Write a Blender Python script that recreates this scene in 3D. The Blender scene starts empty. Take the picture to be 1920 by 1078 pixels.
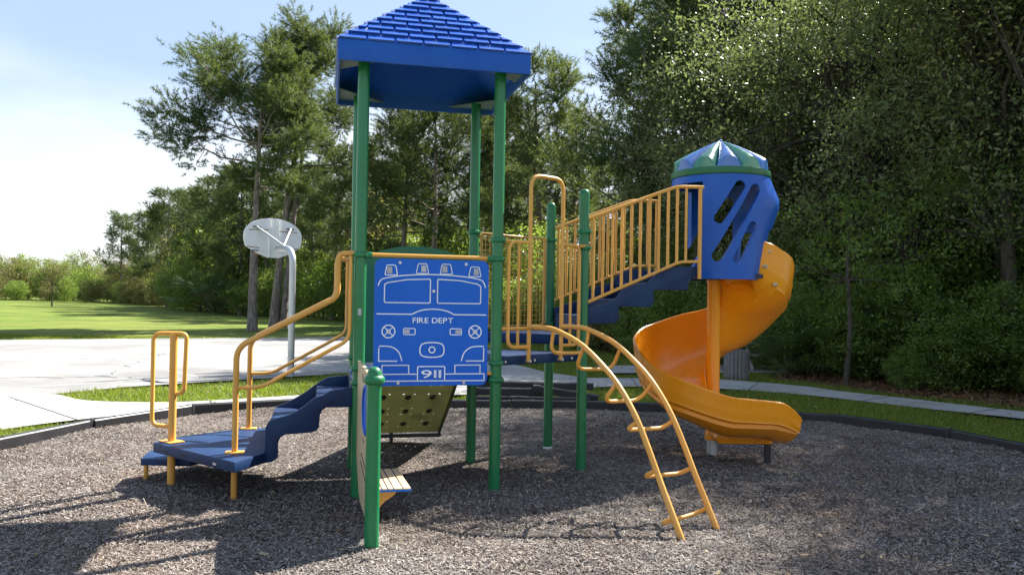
import bpy, bmesh, math, random
import numpy as np
from mathutils import Vector, Matrix
R = math.radians
sc = bpy.context.scene
COL = sc.collection
random.seed(7)

# ------------------------------------------------------------------ camera, sky, sun, exposure
PITCH, ROLL = 18/1493., 0.016
cam = bpy.data.cameras.new('camera'); cam.sensor_width = 36; cam.lens = 36*1493/1920
cam.clip_start = .05; cam.clip_end = 3000
co = bpy.data.objects.new('camera', cam); COL.objects.link(co)
fw = Vector((0, math.cos(PITCH), math.sin(PITCH))); up0 = Vector((0, -math.sin(PITCH), math.cos(PITCH)))
rt0 = Vector((1, 0, 0))
rt = rt0*math.cos(ROLL) + up0*math.sin(ROLL); up = up0*math.cos(ROLL) - rt0*math.sin(ROLL)
m = Matrix((rt, up, -fw)).transposed().to_4x4(); m.translation = (0, 0, 1.5)
co.matrix_world = m; sc.camera = co

SUN_AZ, SUN_EL = R(46), R(45)          # azimuth from +Y towards +X
w = bpy.data.worlds.new('World'); sc.world = w; w.use_nodes = True
nt = w.node_tree; N = nt.nodes; L = nt.links; N.clear()
out = N.new('ShaderNodeOutputWorld'); bg = N.new('ShaderNodeBackground'); bg.inputs[1].default_value = .076
sky = N.new('ShaderNodeTexSky'); sky.sky_type = 'NISHITA'; sky.sun_disc = False
sky.sun_elevation = SUN_EL; sky.sun_rotation = SUN_AZ; sky.dust_density = 1.2; sky.air_density = 1.0
tc = N.new('ShaderNodeTexCoord'); sep = N.new('ShaderNodeSeparateXYZ'); L.new(tc.outputs['Generated'], sep.inputs[0])
mp = N.new('ShaderNodeMapping'); mp.inputs['Scale'].default_value = (1.2, 1.2, 4.2); L.new(tc.outputs['Generated'], mp.inputs[0])
nz = N.new('ShaderNodeTexNoise'); nz.inputs['Scale'].default_value = 1.7; nz.inputs['Detail'].default_value = 6; nz.inputs['Roughness'].default_value = .55
L.new(mp.outputs[0], nz.inputs['Vector'])
low = N.new('ShaderNodeMapRange'); low.inputs['From Min'].default_value = .34; low.inputs['From Max'].default_value = .0
low.inputs['To Min'].default_value = -.10; low.inputs['To Max'].default_value = .36; L.new(sep.outputs['Z'], low.inputs['Value'])
ad = N.new('ShaderNodeMath'); ad.operation = 'ADD'; nm_ = N.new('ShaderNodeMath'); nm_.operation = 'MULTIPLY_ADD'; nm_.inputs[1].default_value = .6; nm_.inputs[2].default_value = .2; L.new(nz.outputs['Fac'], nm_.inputs[0]); L.new(nm_.outputs[0], ad.inputs[0]); L.new(low.outputs[0], ad.inputs[1])
cr = N.new('ShaderNodeMapRange'); cr.interpolation_type = 'SMOOTHSTEP'; cr.inputs['From Min'].default_value = .40; cr.inputs['From Max'].default_value = .78
cr.inputs['To Min'].default_value = 0; cr.inputs['To Max'].default_value = 1
L.new(ad.outputs[0], cr.inputs['Value'])
veil = N.new('ShaderNodeMixRGB'); veil.inputs[1].default_value = (1.95, 2.55, 3.65, 1); veil.inputs[2].default_value = (4.6, 4.7, 4.9, 1); L.new(cr.outputs[0], veil.inputs[0])
mx = N.new('ShaderNodeMixRGB'); mx.inputs[0].default_value = .78; L.new(veil.outputs[0], mx.inputs[2])
L.new(sky.outputs[0], mx.inputs[1]); L.new(mx.outputs[0], bg.inputs[0]); L.new(bg.outputs[0], out.inputs[0])

sl = bpy.data.lights.new('sun', 'SUN'); sl.energy = 5.0; sl.angle = R(.53); sl.color = (1, .95, .86)
so = bpy.data.objects.new('sun', sl); COL.objects.link(so)
sd = Vector((math.sin(SUN_AZ)*math.cos(SUN_EL), math.cos(SUN_AZ)*math.cos(SUN_EL), math.sin(SUN_EL)))
so.rotation_euler = sd.to_track_quat('Z', 'Y').to_euler(); so.location = sd*40
sc.view_settings.view_transform = 'Standard'; sc.view_settings.look = 'None'
sc.view_settings.exposure = 1.88; sc.view_settings.gamma = 1; sc.view_settings.use_curve_mapping = False
cy = sc.cycles
cy.use_denoising = True; cy.max_bounces = 7; cy.diffuse_bounces = 4; cy.glossy_bounces = 3; cy.transmission_bounces = 4
cy.transparent_max_bounces = 6; cy.caustics_reflective = False; cy.caustics_refractive = False
cy.use_adaptive_sampling = True; cy.adaptive_threshold = .012

# ------------------------------------------------------------------ materials
MATS = {}
def nodes(name):
    mt = bpy.data.materials.new(name); mt.use_nodes = True
    n = mt.node_tree.nodes; b = n['Principled BSDF']; MATS[name] = mt
    return mt, n, mt.node_tree.links, b
def ramp(n, stops):
    r = n.new('ShaderNodeValToRGB'); e = r.color_ramp.elements
    while len(e) < len(stops): e.new(.5)
    for k, (p, c) in zip(e, stops): k.position = p; k.color = (*c, 1)
    return r
def noise(n, l, scale, detail=4, rough=.6, coord='Object', vec=None):
    t = n.new('ShaderNodeTexNoise'); t.inputs['Scale'].default_value = scale; t.inputs['Detail'].default_value = detail
    t.inputs['Roughness'].default_value = rough
    if vec is None:
        c = n.new('ShaderNodeTexCoord'); l.new(c.outputs[coord], t.inputs['Vector'])
    else: l.new(vec, t.inputs['Vector'])
    return t
def mixc(n, l, fac, a, b):
    x = n.new('ShaderNodeMixRGB')
    for i, v in ((0, fac), (1, a), (2, b)):
        if hasattr(v, 'links'): l.new(v, x.inputs[i])
        else: x.inputs[i].default_value = v if i == 0 else (*v, 1)
    return x.outputs[0]
def bump(n, l, b, h, strength=.3, dist=.01):
    k = n.new('ShaderNodeBump'); k.inputs['Strength'].default_value = strength; k.inputs['Distance'].default_value = dist
    l.new(h, k.inputs['Height']); l.new(k.outputs[0], b.inputs['Normal'])
def plastic(name, col, rough=.4, wear=.25, fade=None, bstr=.05, spec=.5, scale=3.5, transl=0):
    """painted metal / moulded plastic: faded patches, dust, tiny relief"""
    mt, n, l, b = nodes(name)
    fade = fade or tuple(min(1, c*1.25+.02) for c in col)
    t = noise(n, l, scale, 6, .65); r = ramp(n, [(.35, (0, 0, 0)), (.72, (1, 1, 1))]); l.new(t.outputs['Fac'], r.inputs[0])
    mu = n.new('ShaderNodeMath'); mu.operation = 'MULTIPLY'; mu.inputs[1].default_value = wear; l.new(r.outputs[0], mu.inputs[0])
    base_ = mixc(n, l, mu.outputs[0], col, fade)
    c4 = n.new('ShaderNodeTexCoord'); m4 = n.new('ShaderNodeMapping'); m4.inputs['Scale'].default_value = (5, 5, 1); l.new(c4.outputs['Object'], m4.inputs[0])
    t4 = noise(n, l, 7, 8, .75, vec=m4.outputs[0]); r4 = ramp(n, [(.60, (0, 0, 0)), (.72, (1, 1, 1))]); l.new(t4.outputs['Fac'], r4.inputs[0])
    m5 = n.new('ShaderNodeMath'); m5.operation = 'MULTIPLY'; m5.inputs[1].default_value = wear*.30; l.new(r4.outputs[0], m5.inputs[0])
    oi = n.new('ShaderNodeObjectInfo'); mr = n.new('ShaderNodeMapRange'); mr.inputs['To Min'].default_value = .88; mr.inputs['To Max'].default_value = 1.1; l.new(oi.outputs['Random'], mr.inputs['Value'])
    hs = n.new('ShaderNodeHueSaturation'); l.new(mr.outputs[0], hs.inputs['Value']); l.new(mixc(n, l, m5.outputs[0], base_, (.23, .21, .18)), hs.inputs['Color'])
    l.new(hs.outputs[0], b.inputs['Base Color'])
    t2 = noise(n, l, scale*9, 3, .6); rr = n.new('ShaderNodeMapRange'); rr.inputs['To Min'].default_value = rough-.1; rr.inputs['To Max'].default_value = rough+.15
    l.new(t2.outputs['Fac'], rr.inputs['Value']); l.new(rr.outputs[0], b.inputs['Roughness'])
    b.inputs['Specular IOR Level'].default_value = spec
    t3 = noise(n, l, 60, 3, .6); bump(n, l, b, t3.outputs['Fac'], bstr, .004)
    if transl:
        o = n['Material Output']; tr = n.new('ShaderNodeBsdfTranslucent'); tr.inputs[0].default_value = (*fade, 1)
        ms = n.new('ShaderNodeMixShader'); ms.inputs[0].default_value = transl
        l.new(b.outputs[0], ms.inputs[1]); l.new(tr.outputs[0], ms.inputs[2]); l.new(ms.outputs[0], o.inputs[0])
    return mt
GREEN = plastic('green paint', (.005, .155, .048), .30, .6, (.03, .20, .085), .08)
PETG = plastic('sunlit petal green', (.03, .22, .11), .25, .25, (.10, .32, .20), .03, 1.0)  # paler than the tower green: sun and gloss put into the colour
PETB = plastic('sunlit petal blue', (.02, .13, .46), .25, .25, (.08, .22, .55), .03, 1.0)  # blue lightened so its colour carries the sunlit gloss
GREEN2 = plastic('green plastic', (.008, .13, .045), .4, .3)
YEL = plastic('yellow paint', (.70, .33, .05), .40, .6, (.71, .39, .11), .06)
NAVY = plastic('navy coating', (.003, .017, .070), .5, .7, (.006, .046, .130), .15, .35)
BLUE = plastic('blue plastic', (.002, .088, .48), .38, .5, (.010, .125, .52), .04, .4)
ROOFB = plastic('roof blue plastic', (.002, .068, .38), .45, .6, (.010, .105, .45), .06, .3)
SHIN = plastic('shingle blue plastic', (.004, .06, .35), .27, .5, (.03, .13, .48), .05, 1.0)  # fade tone lightened to paint in sky sheen on the shingle tops
PANB = plastic('panel blue', (.002, .102, .53), .48, .5, (.010, .130, .56), .03, .35)
ORANGE = plastic('orange plastic', (.78, .27, .004), .27, .35, (.80, .32, .02), .02, .5)
TAN = plastic('tan plastic', (.56, .44, .26), .5, .3)
CLIMB = plastic('olive plastic', (.030, .060, .016), .5, .4, (.085, .085, .028), .05, transl=.16)
WHITE = plastic('white engraving', (.78, .80, .84), .5, .2)
GREYW = plastic('grey engraving', (.45, .44, .45), .5, .2)
DARK = plastic('dark groove', (.03, .028, .03), .7, .2)
GUSSET = plastic('painted plate', (.13, .21, .19), .5, .4)
STEEL = plastic('galvanised steel', (.42, .43, .45), .42, .7, (.55, .56, .57), .2); MATS['galvanised steel'].node_tree.nodes['Principled BSDF'].inputs['Metallic'].default_value = .75
BOLT = plastic('bolt steel', (.5, .5, .52), .35); MATS['bolt steel'].node_tree.nodes['Principled BSDF'].inputs['Metallic'].default_value = .8
BLACK = plastic('black recycled plastic', (.012, .012, .015), .45, .45, (.04, .04, .044), .4)
BOARD = plastic('weathered white board', (.86, .87, .89), .55, .5, (.62, .61, .60), .2, scale=6)
WOODG = plastic('weathered wood', (.13, .12, .117), .85, .8, (.22, .205, .195), .8, .2, scale=9)
WOODL = plastic('pale weathered wood', (.42, .41, .41), .85, .8, (.55, .54, .52), .6, .2, scale=9)
RUST = plastic('rust', (.18, .07, .03), .8, .6)

def island(n):
    g = n.new('ShaderNodeNewGeometry'); return g.outputs['Random Per Island']
def leafmat(name, stops, transl=.35, tcol=(.25, .32, .03), rough=.45, spec=.4, big=None):
    mt, n, l, b = nodes(name)
    r = ramp(n, stops); l.new(island(n), r.inputs[0]); c = r.outputs[0]
    if big:
        t = noise(n, l, big[0], 2, .5); q = ramp(n, [(.42, (0, 0, 0)), (.62, (1, 1, 1))]); l.new(t.outputs['Fac'], q.inputs[0])
        mu = n.new('ShaderNodeMath'); mu.operation = 'MULTIPLY'; mu.inputs[1].default_value = big[2]; l.new(q.outputs[0], mu.inputs[0])
        c = mixc(n, l, mu.outputs[0], c, big[1])
    l.new(c, b.inputs['Base Color']); b.inputs['Roughness'].default_value = rough; b.inputs['Specular IOR Level'].default_value = spec
    o = n['Material Output']; tr = n.new('ShaderNodeBsdfTranslucent'); tr.inputs[0].default_value = (*tcol, 1)
    ms = n.new('ShaderNodeMixShader'); ms.inputs[0].default_value = transl
    l.new(b.outputs[0], ms.inputs[1]); l.new(tr.outputs[0], ms.inputs[2]); l.new(ms.outputs[0], o.inputs[0])
    return mt
NEEDLE = leafmat('pine needles', [(0, (.016, .038, .019)), (.6, (.036, .070, .027)), (1, (.085, .125, .036))], .24, (.23, .30, .05), .55, .25)
OAKL = leafmat('oak leaves', [(0, (.060, .085, .038)), (.6, (.115, .140, .058)), (.95, (.18, .195, .08)), (1, (.27, .21, .08))], .30, (.25, .31, .09), .48, .30)
SHRL = leafmat('shrub leaves', [(0, (.045, .085, .02)), (.6, (.085, .145, .032)), (1, (.15, .20, .045))], .40, (.30, .42, .05), .42, .35)
OLIVEL = leafmat('olive brush leaves', [(0, (.07, .075, .028)), (.6, (.11, .115, .035)), (1, (.18, .165, .055))], .35, (.26, .25, .05), .5)
PALML = leafmat('palmetto leaves', [(0, (.03, .065, .03)), (1, (.07, .11, .04))], .25, (.15, .22, .05), .4)
GRASSB = leafmat('grass blades', [(0, (.07, .105, .016)), (.6, (.12, .165, .022)), (.93, (.19, .22, .035)), (1, (.30, .26, .10))], .35, (.30, .38, .03), .5, .3)
CHIP = leafmat('wood chips', [(0, (.08, .066, .056)), (.3, (.165, .144, .128)), (.7, (.25, .226, .206)), (1, (.38, .352, .326))], 0, (0, 0, 0), .9, .1, big=(.7, (.18, .11, .075), .26))
STRAW = leafmat('pine straw', [(0, (.07, .035, .02)), (.6, (.17, .09, .045)), (1, (.33, .22, .12))], 0, (0, 0, 0), .9, .1)
def bark(name, a, b2):
    mt, n, l, b = nodes(name)
    c = n.new('ShaderNodeTexCoord'); mpp = n.new('ShaderNodeMapping'); mpp.inputs['Scale'].default_value = (1, 1, .28); l.new(c.outputs['Object'], mpp.inputs[0])
    t = noise(n, l, 9, 6, .7, vec=mpp.outputs[0]); r = ramp(n, [(.35, a), (.7, b2)]); l.new(t.outputs['Fac'], r.inputs[0]); l.new(r.outputs[0], b.inputs['Base Color'])
    b.inputs['Roughness'].default_value = .95; b.inputs['Specular IOR Level'].default_value = .1; bump(n, l, b, t.outputs['Fac'], .9, .05); return mt
PBARK = bark('pine bark', (.09, .072, .062), (.34, .29, .26))
OBARK = bark('oak bark', (.035, .029, .023), (.12, .105, .09))
def ground_mat(name, stops, s1, s2, bs, bd, rough=.95, mix2=None):
    mt, n, l, b = nodes(name)
    t = noise(n, l, s1, 8, .7); t2 = noise(n, l, s2, 4, .6)
    av = n.new('ShaderNodeMixRGB'); av.inputs[0].default_value = .5; l.new(t.outputs['Fac'], av.inputs[1]); l.new(t2.outputs['Fac'], av.inputs[2])
    r = ramp(n, stops); l.new(av.outputs[0], r.inputs[0]); c = r.outputs[0]
    if mix2:
        t3 = noise(n, l, mix2[0], 5, .6); q = ramp(n, [(mix2[2], (0, 0, 0)), (mix2[3], (1, 1, 1))]); l.new(t3.outputs['Fac'], q.inputs[0])
        mu = n.new('ShaderNodeMath'); mu.operation = 'MULTIPLY'; mu.inputs[1].default_value = mix2[4]; l.new(q.outputs[0], mu.inputs[0])
        c = mixc(n, l, mu.outputs[0], c, mix2[1])
    l.new(c, b.inputs['Base Color']); b.inputs['Roughness'].default_value = rough; b.inputs['Specular IOR Level'].default_value = .15
    bump(n, l, b, t.outputs['Fac'], bs, bd); return mt
LAWN = ground_mat('lawn', [(.36, (.05, .08, .014)), (.5, (.10, .145, .022)), (.62, (.165, .20, .035))], 9, .45, .9, .06, mix2=(.09, (.17, .17, .045), .48, .62, .5))
MULCHB = ground_mat('mulch bed', [(.38, (.035, .028, .025)), (.5, (.12, .10, .09)), (.64, (.27, .245, .225))], 45, .8, 1, .03, mix2=(.55, (.17, .08, .04), .52, .66, .45))
CONC = ground_mat('concrete', [(.4, (.27, .26, .245)), (.55, (.355, .345, .33)), (.68, (.42, .41, .395))], 30, .7, .25, .006, mix2=(1.6, (.22, .205, .18), .50, .7, .5))
COURT = ground_mat('court asphalt', [(.38, (.165, .163, .161)), (.5, (.245, .242, .240)), (.64, (.32, .317, .315))], 60, .35, .5, .01, mix2=(.25, (.13, .128, .126), .46, .64, .6))
LITTER = ground_mat('leaf litter', [(.38, (.03, .018, .012)), (.5, (.10, .055, .03)), (.64, (.20, .125, .07))], 24, 1.2, 1, .04)
FADEDW = plastic('faded court paint', (.46, .46, .455), .8, .8, (.28, .28, .275), .1, .1, scale=2)

# ------------------------------------------------------------------ mesh helpers
class MB:
    def __init__(s): s.v = []; s.f = []
    def add(s, v, f):
        o = len(s.v); s.v += [tuple(x) for x in v]; s.f += [tuple(i+o for i in q) for q in f]; return s
    def box(s, c, d, ax=None):
        ax = ax or ((1, 0, 0), (0, 1, 0), (0, 0, 1)); a = [Vector(x) for x in ax]; c = Vector(c)
        v = [c + a[0]*d[0]*i/2 + a[1]*d[1]*j/2 + a[2]*d[2]*k/2 for k in (-1, 1) for j in (-1, 1) for i in (-1, 1)]
        return s.add(v, [(0, 2, 3, 1), (4, 5, 7, 6), (0, 1, 5, 4), (2, 6, 7, 3), (0, 4, 6, 2), (1, 3, 7, 5)])
    def tube(s, pts, r, seg=10, cap=True, closed=False):
        P = [Vector(p) for p in pts]; n = len(P); rr = r if hasattr(r, '__len__') else [r]*n
        V = []; ref = None
        for i in range(n):
            if closed: t = P[(i+1) % n]-P[i-1]
            else: t = P[min(i+1, n-1)]-P[max(i-1, 0)]
            t.normalize()
            if ref is None: ref = t.orthogonal().normalized()
            ref = (ref - t*ref.dot(t))
            if ref.length < 1e-6: ref = t.orthogonal()
            ref.normalize(); b = t.cross(ref)
            V += [P[i] + (ref*math.cos(2*math.pi*k/seg) + b*math.sin(2*math.pi*k/seg))*rr[i] for k in range(seg)]
        F = []
        for i in range(n if closed else n-1):
            j = (i+1) % n
            F += [(i*seg+k, i*seg+(k+1) % seg, j*seg+(k+1) % seg, j*seg+k) for k in range(seg)]
        if cap and not closed: F += [tuple(range(seg))[::-1], tuple((n-1)*seg+k for k in range(seg))]
        return s.add(V, F)
    def lathe(s, prof, c=(0, 0, 0), seg=20, cap=True):
        V = [(c[0]+r*math.cos(2*math.pi*k/seg), c[1]+r*math.sin(2*math.pi*k/seg), c[2]+z) for r, z in prof for k in range(seg)]
        n = len(prof); F = [(i*seg+k, i*seg+(k+1) % seg, (i+1)*seg+(k+1) % seg, (i+1)*seg+k) for i in range(n-1) for k in range(seg)]
        if cap: F += [tuple(range(seg))[::-1], tuple((n-1)*seg+k for k in range(seg))]
        return s.add(V, F)
    def prism(s, poly, o, u, v, d):
        """poly 2D in axes u,v at origin o, extruded by vector d"""
        o, u, v, d = Vector(o), Vector(u), Vector(v), Vector(d); n = len(poly)
        a = [o+u*p[0]+v*p[1] for p in poly]; V = a+[p+d for p in a]
        F = [tuple(range(n))[::-1], tuple(range(n, 2*n))]+[(i, (i+1) % n, n+(i+1) % n, n+i) for i in range(n)]
        return s.add(V, F)
    def grid(s, fn, nu, nv):
        V = [fn(i/nu, j/nv) for i in range(nu+1) for j in range(nv+1)]
        return s.add(V, [(i*(nv+1)+j, (i+1)*(nv+1)+j, (i+1)*(nv+1)+j+1, i*(nv+1)+j+1) for i in range(nu) for j in range(nv)])
ORG = {}
def link(name, me, parent=None, mat=None):
    o = bpy.data.objects.new(name, me); COL.objects.link(o)
    if mat and me: me.materials.clear(); me.materials.append(mat)
    if parent: o.parent = parent; ORG[o] = ORG.get(parent, Vector())
    return o
def build(name, mb, mat, parent=None, smooth=False, bev=0, seg=2):
    off = ORG.get(parent, Vector()) if parent else Vector()
    me = bpy.data.meshes.new(name); me.from_pydata([Vector(v)-off for v in mb.v], [], mb.f)
    bm = bmesh.new(); bm.from_mesh(me); bmesh.ops.recalc_face_normals(bm, faces=bm.faces)
    if bev:
        ed = [e for e in bm.edges if len(e.link_faces) == 2 and e.calc_face_angle(0) > R(40)]
        bmesh.ops.bevel(bm, geom=ed, offset=bev, segments=seg, affect='EDGES', profile=.6)
    bm.to_mesh(me); bm.free()
    if smooth or bev:
        me.shade_smooth()
        bm = bmesh.new(); bm.from_mesh(me)
        for e in bm.edges:
            if len(e.link_faces) != 2 or e.calc_face_angle(0) > R(38): e.smooth = False
        bm.to_mesh(me); bm.free()
    return link(name, me, parent, mat)
def tag(o, label, cat, group=None):
    o['label'] = label; o['category'] = cat
    if group: o['group'] = group
    return o
def empty(name, loc, label, cat, group=None):
    o = bpy.data.objects.new(name, None); COL.objects.link(o); o.location = loc; ORG[o] = Vector(loc); o.empty_display_size = .2
    return tag(o, label, cat, group)
def struct(o): o['kind'] = 'structure'; return o
def fillet(P, r, n=6, closed=False):
    P = [Vector(p) for p in P]; out = []; N_ = len(P)
    for i, p in enumerate(P):
        if not closed and i in (0, N_-1): out.append(p); continue
        a, b = P[i-1]-p, P[(i+1) % N_]-p; d = min(r, a.length*.48, b.length*.48)
        s, e = p+a.normalized()*d, p+b.normalized()*d
        for k in range(n+1):
            t = k/n; out.append(s*(1-t)**2+p*2*t*(1-t)+e*t*t)
    return out
def smoothpts(P, n=6):
    P = [Vector(p) for p in P]; out = []
    for i in range(len(P)-1):
        a, b, c, d = P[max(i-1, 0)], P[i], P[i+1], P[min(i+2, len(P)-1)]
        for k in range(n):
            t = k/n; out.append(.5*((2*b)+(c-a)*t+(2*a-5*b+4*c-d)*t*t+(3*b-a-3*c+d)*t**3))
    return out+[P[-1]]
def V3(p, z=0): return Vector((p[0], p[1], z))
def sheet(name, poly, z, mat, kind='structure'):
    mb = MB(); mb.add([(x, y, z) for x, y in poly], [tuple(range(len(poly)))])
    o = build(name, mb, mat); o['kind'] = kind
    bm = bmesh.new(); bm.from_mesh(o.data); bmesh.ops.triangulate(bm, faces=bm.faces); 
    for f in bm.faces:
        if f.normal.z < 0: f.normal_flip()
    bm.to_mesh(o.data); bm.free(); return o
def smooth2(P, n=5): return [(v.x, v.y) for v in smoothpts([V3(p) for p in P], n)]

# ------------------------------------------------------------------ ground, court, path, pit
mb = MB(); S_ = 1600
mb.add([(-S_, -60, -.062), (S_, -60, -.062), (S_, S_, -.062), (-S_, S_, -.062)], [(0, 1, 2, 3)])
struct(build('lawn', mb, LAWN))
BORDER = smooth2([(-4.95, 2.0), (-5.05, 4.2), (-5.0, 6.2), (-4.84, 7.58), (-4.52, 8.85), (-3.75, 10.3), (-2.28, 10.82), (-.41, 10.95), (1.05, 10.97), (1.99, 10.90), (3.72, 10.28), (4.55, 9.72), (5.0, 8.98), (5.4, 7.9), (5.6, 6.2), (5.5, 3.8), (5.1, 2.0)], 6)
PIT = BORDER+[(5.1, -3), (-4.95, -3)]
sheet('mulch_bed', PIT, -.057, MULCHB)
COURTP = [(-7.9, 10.75), (-7.1, 11.1), (-6.63, 11.55), (-6.09, 12.55), (-5.1, 13.55), (-3.08, 15.40), (-1.6, 17.0), (-1.3, 19.5), (-5.0, 28.6), (-8.25, 27.2), (-15.08, 23.8), (-24, 19.6), (-18, 11)]
sheet('basketball_court', COURTP, -.012, COURT)
NEARP = [(-6.0, 5.5), (-5.75, 7.4), (-5.44, 8.6), (-5.13, 9.2), (-4.62, 9.82), (-3.9, 10.52), (-2.95, 11.15), (-2.13, 11.6), (-.47, 12.4), (.5, 12.95), (1.3, 13.5), (2.2, 13.8), (3.6, 13.65), (4.7, 13.0), (5.4, 12.25), (5.9, 11.6), (6.86, 10.6), (7.6, 9.3), (8.1, 7)]
FARP = [(-8.6, 5.5), (-8.3, 8.5), (-7.9, 10.75), (-7.1, 11.1), (-6.63, 11.55), (-5.8, 10.95), (-4.7, 10.9), (-3.95, 11.3), (-3.13, 11.9), (-2.44, 12.45), (-.54, 14.1), (.2, 14.65), (1.2, 15.1), (2.3, 15.25), (3.9, 15.3), (5.2, 14.35), (5.6, 13.6), (6.2, 12.85), (7.3, 11.35), (8.6, 9.8), (9.4, 7)]
PATHP = smooth2(NEARP, 4)+smooth2(FARP, 4)[::-1]
path = sheet('footpath', PATHP, -.008, CONC)
BRANCH = smooth2([(.15, 14.6), (1.3, 15.12), (.7, 16.2), (.0, 17.9), (-1.6, 19.6)], 4)+[(-1.6, 17.1)]+smooth2([(-1.2, 16.6), (-.35, 15.6), (-.2, 14.9), (-.4, 14.2)], 4)
sheet('side_path', BRANCH, -.004, CONC)
PAD = [(2.0, 16.2), (6.2, 17.0), (6.0, 19.0), (1.9, 17.9)]
sheet('picnic_pad', PAD, -.008, CONC)
LITP = smooth2([(2.6, 23.5), (3.4, 20.8), (4.4, 19.3), (6.1, 17.2), (5.2, 16.0), (5.9, 14.6), (6.9, 12.95), (7.8, 11.7), (9.2, 10.0), (10.3, 7)], 4)+[(60, 7), (60, 60), (2.6, 60)]
sheet('leaf_litter_ground', LITP, -.045, LITTER)
# pavement joints
for i, (a, b) in enumerate([((-5.05, 9.3), (-7.0, 11.15)), ((-3.9, 10.52), (-4.2, 11.15)), ((-2.5, 11.4), (-3.0, 12.0)), ((-.9, 12.2), (-1.5, 13.2)), ((.5, 12.95), (-.05, 14.5)), ((2.2, 13.8), (2.3, 15.2)), ((4.0, 13.45), (4.6, 14.8)), ((5.4, 12.25), (6.15, 12.9)), ((6.4, 11.1), (7.1, 11.6))]):
    a, b = V3(a, -.004), V3(b, -.004); d = (b-a).normalized(); n_ = Vector((-d.y, d.x, 0))*.009
    build('expansion_joint', MB().add([a-n_, b-n_, b+n_, a+n_], [(0, 1, 2, 3)]), DARK, path)
# court lines (faded)
court = bpy.data.objects['basketball_court']
cd = Vector((.735, .678, 0)); cn = Vector((-.678, .735, 0)); hb = Vector((-4.08, 14.79, 0))
def cline(p, q, wd=.045):
    p, q = Vector(p), Vector(q); d = (q-p).normalized(); n_ = Vector((-d.y, d.x, 0))*wd/2; z = Vector((0, 0, -.008))
    build('painted_line', MB().add([p-n_+z, q-n_+z, q+n_+z, p+n_+z], [(0, 1, 2, 3)]), FADEDW, court)
for sgn in (-1, 1): cline(hb+cd*1.5*sgn+cn*.5, hb+cd*1.5*sgn+cn*5)
cline(hb-cd*1.5+cn*5, hb+cd*1.5+cn*5); cline(hb-cd*4.2+cn*.5, hb+cd*2.3+cn*.5)
arc = [hb+cn*5+(cd*math.cos(a)+cn*math.sin(a))*1.5 for a in np.linspace(0, math.pi, 15)]
for a, b in zip(arc[:-1], arc[1:]): cline(a, b)

for k_, (x0, y0, x1, y1) in enumerate(((-12.5, 13.2, -6.9, 13.9), (-9.5, 17.5, -3.4, 18.6), (-7.2, 14.0, -8.6, 19.8), (-14, 20.0, -5.5, 22.0))):
    rk = random.Random(k_); P_ = [Vector((x0+(x1-x0)*t+rk.uniform(-.1, .1), y0+(y1-y0)*t+rk.uniform(-.16, .16), -.0075)) for t in np.linspace(0, 1, 26)]
    V_ = [q_+Vector((0, s_*rk.uniform(.006, .022), 0)) for q_ in P_ for s_ in (-1, 1)]
    build('crack', MB().add(V_, [(2*i, 2*i+1, 2*i+3, 2*i+2) for i in range(25)]), DARK, court)
# ------------------------------------------------------------------ scattered stuff (chips, grass, straw)
def inpoly(x, y, P):
    P = np.array(P); c = np.zeros(len(x), bool); j = len(P)-1
    for i in range(len(P)):
        xi, yi = P[i]; xj, yj = P[j]
        t = ((yi > y) != (yj > y)) & (x < (xj-xi)*(y-yi)/(yj-yi+1e-12)+xi); c ^= t; j = i
    return c
def npmesh(name, V, F, mat):
    """V (n,3), F (m,k) all faces with k corners"""
    me = bpy.data.meshes.new(name); k = F.shape[1]
    me.vertices.add(len(V)); me.vertices.foreach_set('co', V.astype(np.float32).ravel())
    me.loops.add(F.size); me.loops.foreach_set('vertex_index', F.astype(np.int32).ravel())
    me.polygons.add(len(F)); me.polygons.foreach_set('loop_start', np.arange(0, F.size, k, dtype=np.int32))
    me.update(calc_edges=True); me.materials.append(mat); return me
rng = np.random.default_rng(5)
def chips(name, x, y, length, width, z0, zr, mat, tilt=.35, rng=rng):
    n = len(x); a = rng.uniform(0, 2*np.pi, n); Lh = length*rng.uniform(.45, 1.25, n)/2; Wh = width*rng.uniform(.6, 1.5, n)/2
    t = rng.normal(0, tilt, n); ro = rng.normal(0, tilt*1.4, n)
    d = np.stack([np.cos(a)*np.cos(t), np.sin(a)*np.cos(t), np.sin(t)], 1)
    s = np.stack([-np.sin(a)*np.cos(ro), np.cos(a)*np.cos(ro), np.sin(ro)], 1)
    c = np.stack([x, y, z0+rng.uniform(0, zr, n)+np.abs(np.sin(t))*Lh*.6], 1)
    k = rng.uniform(.5, 1.0, (n, 1))
    v = np.stack([c-d*Lh[:, None]-s*Wh[:, None]*k, c+d*Lh[:, None]-s*Wh[:, None]*.8, c+d*Lh[:, None]*1.05+s*Wh[:, None]*k*.6, c-d*Lh[:, None]*.9+s*Wh[:, None]], 1)
    c2 = v.reshape(-1, 3); F = np.arange(n*4).reshape(n, 4); me = npmesh(name, c2, F, mat); o = link(name, me); o['kind'] = 'stuff'; return o
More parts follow.
